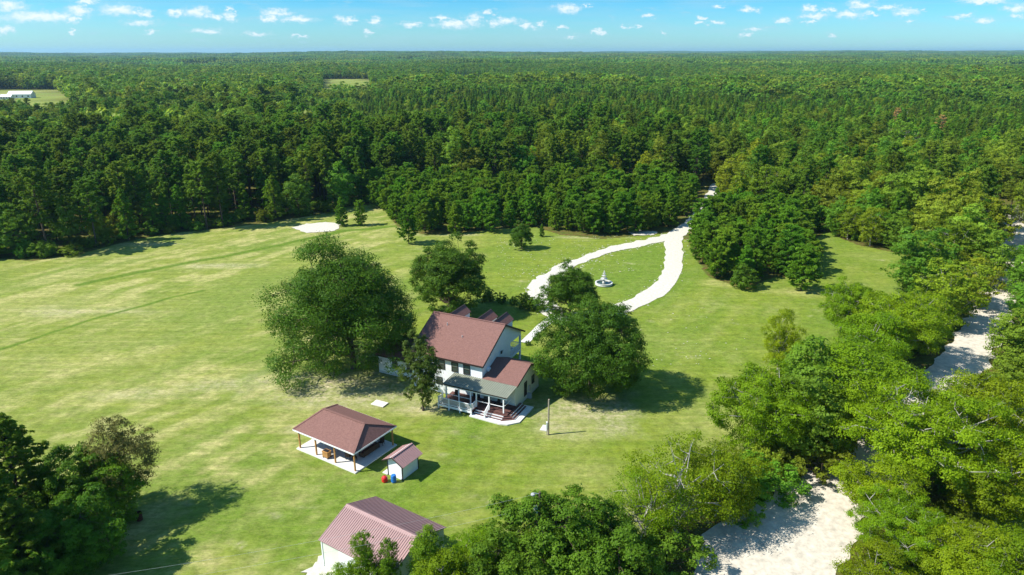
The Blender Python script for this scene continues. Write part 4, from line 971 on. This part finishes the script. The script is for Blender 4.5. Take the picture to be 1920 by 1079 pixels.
# right wall fixtures
part(MB().box(.003, .32, 1.35, 1.95, 3.95, 4.45), 'air_conditioner', M['trimwhite'], house)
part(MB().box(.003, .14, 1.0, 1.2, 3.7, 4.3), 'meter_box', M['grey'], house)
part(MB().box(.003, .14, 5.5, 5.8, 4.95, 5.35), 'wall_lamp', M['black'], house)
part(MB().box(.003, .10, 5.95, 6.2, 5.1, 5.3), 'vent', M['grey'], house)
# addition on the right
AX, AY = 4.92, 7.64
part(MB().prism([(.006, .0), (AY, 0), (AY, 3.35), (4.25, 4.80), (.006, 3.50)], 'x', .006, AX), 'side_wing_wall', M['cream'], house)
ar = part(roof_slopes(.02, AX+.32, -.12, 3.62, 4.25, 5.02, AY+.4, 3.40), 'side_wing_roof', M['shingle'], house)
f2 = MB(); x = AX+.35
f2.bar((x, -.12, 3.52), (x, 4.25, 4.90), .05, .2); f2.bar((x, 4.25, 4.90), (x, AY+.42, 3.28), .05, .2); part(f2, 'fascia', M['darktrim'], ar)
dr_ = part(MB().box(AX+.003, AX+.05, 2.75, 3.65, .65, 2.75), 'side_door', M['darktrim'], house); part(MB().box(AX+.052, AX+.058, 2.9, 3.5, 1.5, 2.55), 'pane', M['glass'], dr_)
add_window(house, 'right', (5.65, AX+.002), .75, 1.5, 2.6)
part(MB().box(AX+.003, AX+.16, 4.15, 4.55, .9, 1.7), 'meter_box', M['grey'], house)
part(MB().box(AX+.003, AX+.6, 3.75, 4.1, .0, .7), 'gas_unit', M['grey'], house)
part(MB().box(.01, AX+.02, AY+.003, AY+.02, 0, .3).box(AX+.003, AX+.02, .2, AY, 0, .28), 'foundation', M['concrete'], house)
# porch roof, grey metal with ribs
PX0, PX1 = -4.55, AX+.05
pz = lambda y: 3.60+(y+.06)*(3.60-3.05)/(2.55)
pr_ = part(MB().slab((PX0, -2.62, pz(-2.62)), (PX1, -2.62, pz(-2.62)), (PX1+.25, -.06, pz(-.06)), (PX0+.35, -.06, pz(-.06)), .08), 'porch_roof', M['metalgrey'], house)
rb = MB(); n = 32
for i in range(n+1):
    t = i/n; xa = PX0+(PX1-PX0)*t; xb = PX0+.35+(PX1+.25-PX0-.35)*t; rb.bar((xa, -2.63, pz(-2.62)+.02), (xb, -.06, pz(-.06)+.02), .045, .05)
rb.build('ribs', M['metalgrey'], pr_, kind='stuff')
part(MB().box(PX0, PX1, -2.66, -2.625, pz(-2.62)-.16, pz(-2.62)-.01), 'fascia', M['darktrim'], pr_)
part(MB().box(PX0+.1, PX1-.1, -2.50, -2.36, 2.66, 2.86), 'porch_beam', M['trimwhite'], house)
for x in (-4.2, -2.25, -.45, .40, 2.3, 4.4): part(MB().box(x-.075, x+.075, -2.50, -2.35, .67, 2.66), 'porch_post', M['trimwhite'], house)
# deck
dk = MB(); dk.box(-4.7, .45, -3.85, -.005, .52, .64); dk.box(.452, AX+.1, -2.55, -.005, .52, .64); dk_ = part(dk, 'deck', M['deck'], house)
bd = MB()
for i in range(24): y = -3.83+i*.158; bd.box(-4.69 if True else 0, .44 if y < -2.6 else AX+.08, y, y+.14, .642, .66)
bd.build('boards', M['deck'], dk_, kind='stuff')
part(MB().box(-4.72, .47, -3.89, -3.853, .36, .66), 'deck_skirt', M['trimwhite'], house)
for x, y in ((-4.6, -3.8), (-3.0, -3.8), (-1.35, -3.8), (.35, -3.8)): part(MB().box(x-.08, x+.08, y-.08, y+.08, 0, .52).box(x-.07, x+.07, y-.07, y+.07, .66, 1.72), 'deck_post', M['trimwhite'], house)
railing('railing', [(-4.6, -2.5), (-4.6, -3.72)], .78, 1.62, house); railing('railing', [(-4.52, -3.8), (-1.43, -3.8)], .78, 1.62, house)
railing('railing', [(-1.27, -3.8), (.27, -3.8)], .78, 1.62, house); railing('railing', [(.38, -3.72), (.38, -2.52)], .78, 1.62, house)
railing('stair_rail', [(2.3, -2.45, 0), (2.3, -3.75, -.62)], .9, 1.62, house, .12)
part(MB().box(2.23, 2.37, -3.85, -3.71, .05, 1.05), 'newel_post', M['trimwhite'], house)
part(MB().bar((-4.12, -2.43, 1.55), (-2.33, -2.43, 1.55), .06, .06).bar((-2.17, -2.43, 1.55), (-.53, -2.43, 1.55), .06, .06).bar((.48, -2.43, 1.55), (2.22, -2.43, 1.55), .06, .06)
     .bar((2.38, -2.43, 1.55), (4.32, -2.43, 1.55), .06, .06).bar((4.4, -2.34, 1.55), (4.4, -.02, 1.55), .06, .06), 'porch_rail', M['trimwhite'], house)
# wrap-around steps with a chamfered corner
def step_poly(e): return [(.5, -2.55), (.5, -2.56-e), (4.6, -2.56-e), (AX+.1+e, -2.2-.3*e), (AX+.1+e, 1.3), (AX+.1, 1.3), (AX+.1, -2.55)]
for e, z0, z1 in ((.34, .36, .50), (.68, .20, .34), (1.02, .08, .19)):
    q = step_poly(e); st = MB().prism(q, 'z', z0, z1); so = part(st, 'step', M['deck'], house)
    part(MB().box(.5, 4.6, -2.575-e, -2.562-e, z0-.04, z1+.01).bar((AX+.112+e, -2.2-.3*e, (z0+z1)/2), (AX+.112+e, 1.3, (z0+z1)/2), .02, .17), 'riser', M['trimwhite'], so)
part(MB().prism([(.2, -4.1), (4.75, -4.25), (5.7, -4.0), (6.85, -2.75), (6.85, 1.7), (AX+.02, 1.7), (AX+.02, -2.6), (.2, -2.6)], 'z', -.1, .12), 'step_pad', M['concrete'], house)
# left wing
part(MB().prism([(1.55, 0), (7.6, 0), (7.6, 3.1), (4.55, 4.75), (1.55, 3.1)], 'x', -18.2, LX-.003), 'left_wing_wall', M['white'], house)
lr = part(roof_slopes(-18.5, LX-.004, 1.2, 3.02, 4.55, 5.0, 7.95, 3.02), 'left_wing_roof', M['shingle'], house)
part(MB().box(-18.5, LX-.01, 1.15, 1.195, 2.82, 3.0), 'fascia', M['darktrim'], lr)
add_window(house, 'front', (-15.3, 1.548), .75, 1.15, 2.35); add_window(house, 'front', (-12.8, 1.548), .75, 1.15, 2.35)
part(MB().box(-18.22, LX-.02, 1.53, 1.549, 0, .35), 'foundation', M['concrete'], house)
# porch things
def chair(name, x, y, z, rz, label, mat, root=None):
    t = empty(name, (x, y, z), rz, label, 'chair')
    part(MB().box(-.28, .28, -.27, .27, .36, .44), 'seat', mat, t); part(MB().prism([(.22, .45), (.29, .45), (.38, 1.0), (.31, 1.0)], 'x', -.27, .27), 'backrest', mat, t)
    for sx in (-1, 1):
        part(MB().box(sx*.28-.03, sx*.28+.03, -.26, .30, .58, .63), 'armrest', mat, t)
        for sy in (-1, 1): part(MB().box(sx*.25-.025, sx*.25+.025, sy*.23-.025, sy*.23+.025, 0, .58 if sy < 0 else .36), 'leg', mat, t)
    return t
def toworld(o, a, x, y): return (o[0]+x*math.cos(a)-y*math.sin(a), o[1]+x*math.sin(a)+y*math.cos(a))
chair('porch_chair', *toworld(HO, HA, 1.2, -1.4), .66, HA+.3, 'black porch chair beside the top of the steps', M['black'])
chair('porch_chair', *toworld(HO, HA, 2.9, -1.2), .66, HA-.3, 'black porch chair behind the stair rail', M['black'])
chair('rocking_chair', *toworld(HO, HA, -3.3, -1.4), .66, HA+.2, 'brown porch chair at the left end of the porch', M['wicker'])

# ------------------------------------------------------------ pavilion
PO = (-17.72, 66.13); PA = R(-32.2)
pav = empty('pavilion', (*PO, 0), PA, 'open pavilion with hipped dusty red roof on honey timber posts over a concrete slab', 'pavilion')
part(MB().box(-9.55, .12, -.12, 6.95, -.12, .10), 'slab', M['concrete'], pav, bevel=.02)
E0, E1, E2, E3 = -9.78, .10, -.12, 7.05; ze, zr = 2.62, 4.15
pm = MB(); xa, xb, ym = -8.2, -1.55, 3.45
pm.add([(E0, E2, ze), (E1, E2, ze), (E1, E3, ze), (E0, E3, ze), (xa, ym, zr), (xb, ym, zr), (E0, E2, ze-.04), (E1, E2, ze-.04), (E1, E3, ze-.04), (E0, E3, ze-.04)],
       [(0, 1, 5, 4), (1, 2, 5), (2, 3, 4, 5), (3, 0, 4), (6, 7, 1, 0), (7, 8, 2, 1), (8, 9, 3, 2), (9, 6, 0, 3), (9, 8, 7, 6)])
pr2 = part(pm, 'roof', M['shingle'], pav)
part(MB().bar((xa, ym, zr+.02), (xb, ym, zr+.02), .26, .05).bar((xb, ym, zr+.02), (E1, E2, ze+.02), .24, .04).bar((xb, ym, zr+.02), (E1, E3, ze+.02), .24, .04).bar((xa, ym, zr+.02), (E0, E2, ze+.02), .24, .04).bar((xa, ym, zr+.02), (E0, E3, ze+.02), .24, .04), 'ridge_cap', M['shingle'], pr2)
part(MB().box(E0-.03, E1+.03, E2-.035, E2-.003, ze-.2, ze-.02).box(E0-.03, E1+.03, E3+.003, E3+.035, ze-.2, ze-.02).box(E1+.003, E1+.035, E2, E3, ze-.2, ze-.02).box(E0-.035, E0-.003, E2, E3, ze-.2, ze-.02), 'fascia', M['trimwhite'], pr2)
part(MB().box(-9.35, -.1, .12, .26, 2.36, 2.56).box(-9.35, -.1, 6.5, 6.64, 2.36, 2.56).box(-9.35, -9.21, .27, 6.49, 2.36, 2.56).box(-.24, -.1, .27, 6.49, 2.36, 2.56), 'beam', M['timber'], pav)
for x, y in [(-9.2, .2), (-6.4, .2), (-3.3, .2), (-.18, .2), (-.18, 6.55), (-9.2, 6.55), (-6.4, 6.55), (-3.3, 6.55)]:
    part(MB().box(x-.075, x+.075, y-.075, y+.075, .10, 2.36), 'post', M['timber'], pav)
def pw(x, y): return toworld(PO, PA, x, y)
cx, cy = pw(-4.95, .45)
t = empty('cooler_box', (cx, cy, .10), PA, 'tan timber cooler box with a black lid on the slab edge', 'cooler')
part(MB().box(-.42, .42, -.3, .3, .16, .82), 'body', M['timber'], t); part(MB().box(-.46, .46, -.34, .34, .823, .88), 'lid_frame', M['timber'], t); part(MB().box(-.34, .34, -.2, .2, .883, .95), 'lid', M['black'], t)
for sx in (-1, 1):
    for sy in (-1, 1): part(MB().box(sx*.36-.05, sx*.36+.05, sy*.25-.05, sy*.25+.05, 0, .16), 'leg', M['black'], t)
cx, cy = pw(-1.5, 3.9)
t = empty('outdoor_sofa', (cx, cy, .10), PA+R(90), 'long dark wicker sofa seen from behind at the open end of the pavilion', 'sofa')
part(MB().box(-1.25, 1.25, -.4, .4, .12, .38), 'base', M['wicker'], t); part(MB().box(-1.25, 1.25, -.42, -.28, .382, .82), 'backrest', M['wicker'], t)
for sx in (-1, 1): part(MB().box(sx*1.25-.1, sx*1.25+.1, -.4, .42, .1, .62), 'arm', M['wicker'], t)
for k in range(3): part(MB().box(-1.12+k*.76, -.40+k*.76, -.26, .38, .384, .50), 'cushion', M['cushion'], t, bevel=.03)
chair('patio_chair', *pw(-2.6, 1.6), .10, PA+R(200), 'wicker patio chair nearest the front corner post of the pavilion', M['wicker'])
chair('patio_chair', *pw(-1.8, 1.7), .10, PA+R(150), 'black patio chair just behind the front corner post', M['black'])
chair('patio_chair', *pw(-1.4, 5.9), .10, PA+R(20), 'patio chair at the far end of the long sofa', M['wicker'])
chair('patio_chair', *pw(-3.6, 5.4), .10, PA+R(-60), 'patio chair deep in the shade across from the sofa', M['wicker'])
cx, cy = pw(-3.2, 3.7); t = empty('patio_table', (cx, cy, .10), PA, 'low dark table between the pavilion seats', 'table')
part(MB().box(-.55, .55, -.4, .4, .42, .47), 'tabletop', M['black'], t)
for sx in (-1, 1):
    for sy in (-1, 1): part(MB().box(sx*.48-.03, sx*.48+.03, sy*.33-.03, sy*.33+.03, 0, .42), 'leg', M['black'], t)
cx, cy = pw(-7.3, 3.0); t = empty('porch_swing', (cx, cy, .10), PA+R(70), 'white framed swing seat at the left end of the pavilion', 'swing')
part(MB().box(-.7, .7, -.25, .25, .42, .47), 'seat', M['trimwhite'], t); part(MB().box(-.7, .7, .25, .30, .47, .95), 'backrest', M['trimwhite'], t)
for sx in (-1, 1): part(MB().bar((sx*.85, -.5, 0), (sx*.85, 0, 1.7), .05).bar((sx*.85, .5, 0), (sx*.85, 0, 1.7), .05).bar((sx*.70, 0, .45), (sx*.85, 0, 1.6), .03), 'frame', M['trimwhite'], t)
part(MB().bar((-.85, 0, 1.7), (.85, 0, 1.7), .05), 'crossbar', M['trimwhite'], t)

# ------------------------------------------------------------ shed
SO = (-12.15, 64.74)
shed = empty('garden_shed', (*SO, 0), PA, 'small white shed with ribbed dusty red metal roof beside the pavilion', 'shed')
part(MB().prism([(-2.1, 0), (0, 0), (0, 2.05), (-1.05, 2.62), (-2.1, 2.05)], 'y', 0, 2.7), 'wall', M['white'], shed)
for x, y in ((0, 0), (-2.1, 0), (0, 2.7)): part(MB().box(x-.05, x+.05, y-.05, y+.05, 0, 2.06), 'corner_trim', M['darktrim'], shed)
sr = part(MB().slab((.48, -.38, 1.93), (.48, 3.05, 1.93), (-1.05, 3.05, 2.76), (-1.05, -.38, 2.76), .06).slab((-2.58, -.38, 1.93), (-2.58, 3.05, 1.93), (-1.05, 3.05, 2.76), (-1.05, -.38, 2.76), .06), 'roof', M['metalred'], shed)
rb = MB()
for i in range(13):
    y = -.36+i*.283; rb.bar((.49, y, 1.945), (-1.02, y, 2.765), .04, .04); rb.bar((-2.59, y, 1.945), (-1.08, y, 2.765), .04, .04)
rb.build('ribs', M['metalred'], sr, kind='stuff')
part(MB().slab((-1.45, -.37, 2.585), (-1.45, 3.04, 2.585), (-1.12, 3.04, 2.76), (-1.12, -.37, 2.76), .015), 'light_panel', M['trimwhite'], sr)
part(MB().bar((-1.05, -.4, 2.79), (-1.05, 3.07, 2.79), .22, .04), 'ridge_cap', M['metalred'], sr)
part(MB().bar((.49, -.40, 1.88), (-1.05, -.40, 2.70), .03, .12).bar((-2.59, -.40, 1.88), (-1.05, -.40, 2.70), .03, .12), 'fascia', M['darktrim'], sr)
part(MB().box(-2.9, -2.16, -.1, 1.6, -.05, .06), 'slab', M['concrete'], shed)
def barrel(name, x, y, mat, label, dome=False):
    t = empty(name, (x, y, 0), 0, label, 'barrel')
    if not dome:
        part(MB().lathe([(.24, 0), (.27, .03), (.30, .25), (.285, .28), (.31, .45), (.285, .60), (.30, .64), (.27, .86), (.24, .88)], 20), 'drum', mat, t)
        part(MB().lathe([(.25, .882), (.25, .90), (.05, .905)], 16), 'rim', mat, t); part(MB().lathe([(.05, .905), (.05, .93), (.02, .935)], 10, (.12, 0)), 'cap', M['black'], t)
    else:
        part(MB().lathe([(.28, 0), (.33, .06), (.33, .40), (.30, .43)], 20), 'tub', mat, t); part(MB().lathe([(.34, .432), (.33, .50), (.24, .64), (.10, .72), (.02, .74)], 20), 'lid', mat, t)
        part(MB().bar((-.1, 0, .74), (.1, 0, .74), .04, .05), 'handle', M['black'], t)
    return t
barrel('plastic_barrel', *at(738.5, 904), M['blue'], 'blue plastic barrel beside the shed wall')
barrel('lidded_tub', *at(721.5, 903), M['red'], 'red tub with a domed lid left of the blue barrel', True)

# ------------------------------------------------------------ barn
BO = (-17.4, 51.4)
barn = empty('metal_barn', (*BO, 0), PA, 'metal barn with ribbed pale red roof at the bottom of the yard', 'barn')
BX = 8.4
part(MB().prism([(0, 0), (7.3, 0), (7.3, 2.9), (3.55, 4.3), (0, 2.9)], 'x', 0, BX), 'wall', M['cream'], barn)
br = part(roof_slopes(-.2, BX+.2, -.18, 2.92, 3.55, 4.45, 7.45, 2.92, .07), 'roof', M['metalred'], barn)
rb = MB(); n = 37
for i in range(n+1):
    x = -.19+(BX+.38)*i/n; rb.bar((x, -.19, 2.935), (x, 3.5, 4.46), .05, .05); rb.bar((x, 3.6, 4.46), (x, 7.46, 2.935), .05, .05)
rb.build('ribs', M['metalred'], br, kind='stuff')
part(MB().slab((-.22, 3.25, 4.36), (BX+.22, 3.25, 4.36), (BX+.22, 3.55, 4.50), (-.22, 3.55, 4.50), .02).slab((-.22, 3.85, 4.36), (BX+.22, 3.85, 4.36), (BX+.22, 3.55, 4.50), (-.22, 3.55, 4.50), .02), 'ridge_cap', M['metalred'], br)
part(MB().box(-.06, .06, -.06, .06, 0, 2.9), 'corner_trim', M['trimwhite'], barn)
dd_ = part(MB().box(2.2, 5.4, -.05, -.003, .02, 2.6), 'sliding_door', M['trimwhite'], barn); part(MB().box(3.76, 3.84, -.07, -.052, .05, 2.58), 'door_rail', M['grey'], dd_)

# ------------------------------------------------------------ poles, wires, fountain, small things
px, py = at(1028, 815)
t = empty('service_pole', (px, py, 0), 0, 'short weathered timber pole with a meter box right of the porch', 'pole')
part(MB().lathe([(.12, 0), (.11, 2.5), (.10, 4.9), (.02, 4.93)], 10), 'pole', M['pole'], t); part(MB().box(-.28, -.125, -.12, .12, .9, 1.75), 'meter_box', M['trimwhite'], t); part(MB().bar((-.2, 0, 0), (-.2, 0, .9), .06), 'conduit', M['grey'], t)
x, y = at(1020, 803); o = part(MB().prism([(-.55, -.5), (.35, -.8), (.45, .6), (-.1, .7)], 'z', -.03, .07), 'concrete_pad', M['concrete'], None); o.location = (x, y, 0); tag(o, 'small pale concrete pad beside the short pole', 'slab')
x, y = at(712, 758); o = part(MB().box(-1.0, 1.0, -.65, .65, .0, .14), 'concrete_slab', M['stone'], None, bevel=.02); o.location = (x, y, 0); o.rotation_euler = (0, 0, R(-25)); tag(o, 'flat grey slab lying in the grass between pavilion and left wing', 'slab')
px, py = at(1012, 925, 8.6)
t = empty('lamp_pole', (px, py, 0), 0, 'tall dark pole with a yard lamp rising behind the glossy tree at the bottom', 'pole')
part(MB().lathe([(.15, 0), (.12, 5), (.10, 8.7), (.02, 8.72)], 10), 'pole', M['bark'], t); part(MB().bar((0, 0, 8.5), (-.55, -.1, 8.7), .05), 'arm', M['galv'], t)
part(MB().lathe([(.05, 8.62), (.18, 8.60), (.20, 8.5), (.12, 8.42)], 12, (-.6, -.1)), 'lamp_head', M['galv'], t); part(MB().lathe([(.05, 6.7), (.2, 6.75), (.2, 7.4), (.15, 7.45), (.03, 7.47)], 12, (-.35, -.2)), 'transformer', M['trimwhite'], t)
def cable(name, a, b_, sag, label, rad=.012, mat='galv'):
    P = [Vector(a).lerp(Vector(b_), i/16)-Vector((0, 0, sag*4*(i/16)*(1-i/16))) for i in range(17)]
    V_, Q_ = tube(P, [rad]*17, 5); tag(link(name, mesh_np(name, V_, Q_, [M[mat]])), label, 'wire')
def w3(u, v, z): return (*at(u, v, z), z)
cable('power_line', w3(100, 1094, 8), w3(1012, 925, 8.4), .6, 'upper thin pale wire crossing the bottom left corner', .0065)
cable('power_line', w3(150, 1112, 7), w3(1005, 950, 7.6), .6, 'lower thin pale wire crossing the bottom left corner', .0065)
# fountain
px, py = at(1132, 534)
t = empty('fountain', (px, py, 0), 0, 'three tiered stone fountain in a round basin on the lawn inside the drive loop', 'fountain')
part(MB().lathe([(1.70, 0), (1.78, .1), (1.74, .42), (1.80, .50), (1.50, .50), (1.46, .2), (.01, .19)], 32), 'basin', M['fountain'], t)
part(MB().lathe([(1.45, .25), (1.45, .34), (.01, .34)], 28), 'water', M['water'], t)
part(MB().lathe([(.34, .2), (.30, .6), (.18, .75), (.16, 1.05), (.24, 1.12)], 16), 'pedestal', M['fountain'], t)
for k, (z, r_) in enumerate(((1.12, .72), (1.72, .50), (2.22, .32))):
    part(MB().lathe([(.10, z), (r_*.6, z+.06), (r_, z+.20), (r_*.97, z+.24), (r_*.5, z+.16), (.10, z+.14), (.10, z+.50), (.05, z+.52)], 20), 'tier', M['fountain'], t)
part(MB().lathe([(.08, 2.72), (.13, 2.82), (.07, 2.95), (.01, 3.05)], 12), 'finial', M['fountain'], t)
# far farmhouse and roofs
def far_house(u, D_, w, dp, h, label, z=0, roofm='trimwhite'):
    x = (u-960)/FPX*(D_*math.cos(PITCH)+CAM_H*math.sin(PITCH)); t = empty('distant_house', (x, D_, float(terrain(np.array(x), np.array(float(D_))))+z), .15, label, 'house')
    part(MB().prism([(-dp/2, 0), (dp/2, 0), (dp/2, h), (0, h+dp*.28), (-dp/2, h)], 'x', -w/2, w/2), 'wall', M['trimwhite'], t)
    part(roof_slopes(-w/2-.4, w/2+.4, -dp/2-.5, h-.1, 0, h+dp*.28+.15, dp/2+.5, h-.1), 'roof', M[roofm], t)
    for k in range(4): part(MB().box(-w/2+w*(k+.5)/4-.7, -w/2+w*(k+.5)/4+.7, -dp/2-.03, -dp/2-.003, 1.1, 2.6), 'window', M['glass'], t)
far_house(42, 735, 22, 10, 4, 'long white farmhouse in the far clearing at the left edge')
far_house(14, 712, 10, 7, 2.6, 'small white shed beside the far white farmhouse')
x, y = at(229, 444); o = part(MB().box(-.35, .35, -.25, .25, 0, .9).prism([(-.38, .9), (.38, .9), (0, 1.08)], 'y', -.28, .28), 'utility_box', M['trimwhite'], None); o.location = (x, y, 0); tag(o, 'small white box at the forest edge of the left field', 'box')
x, y = at(262, 975); t = empty('burn_barrel', (x, y, 0), 0, 'rusty brown barrel at the foot of the bronze tinged tree', 'barrel')
M['rust'] = simple('rust', (.08, .03, .018), .9, .1, .4, 8)
part(MB().lathe([(.30, 0), (.31, .3), (.30, .31), (.31, .6), (.30, .9), (.27, .9), (.27, .2), (.01, .19)], 16), 'drum', M['rust'], t)
# pale fallen limb in front of the white branched tree
a = w3(1262, 962, 2.6); b_ = w3(1345, 957, 2.9); V_, Q_ = tube([a, ((a[0]+b_[0])/2, (a[1]+b_[1])/2, 3.05), b_], [.16, .12, .06], 6)
tag(link('broken_limb', mesh_np('broken_limb', V_, Q_, [M['palebark']])), 'bare pale broken limb lying across the brush at the lawn edge', 'branch')

# ------------------------------------------------------------ haze
hz_, nt, b = new_mat('haze'); nt.nodes.remove(b)
pv = nt.nodes.new('ShaderNodeVolumePrincipled'); pv.inputs['Color'].default_value = (.42, .74, 1.0, 1); pv.inputs['Density'].default_value = HAZE; pv.inputs['Anisotropy'].default_value = .2
nt.links.new(pv.outputs[0], nt.nodes['Material Output'].inputs['Volume'])
zmin = float(GZ.min())-1.5; zmax = max(48., float(GZ.max())+26)
hb = MB().box(-16500, 16500, -900, 16500, zmin, zmax).build('haze', hz_, None); tag(hb, 'thin blue haze over the distant forest', kind='stuff')
print('counts', cnt, len(rest), 'zmax', zmax)
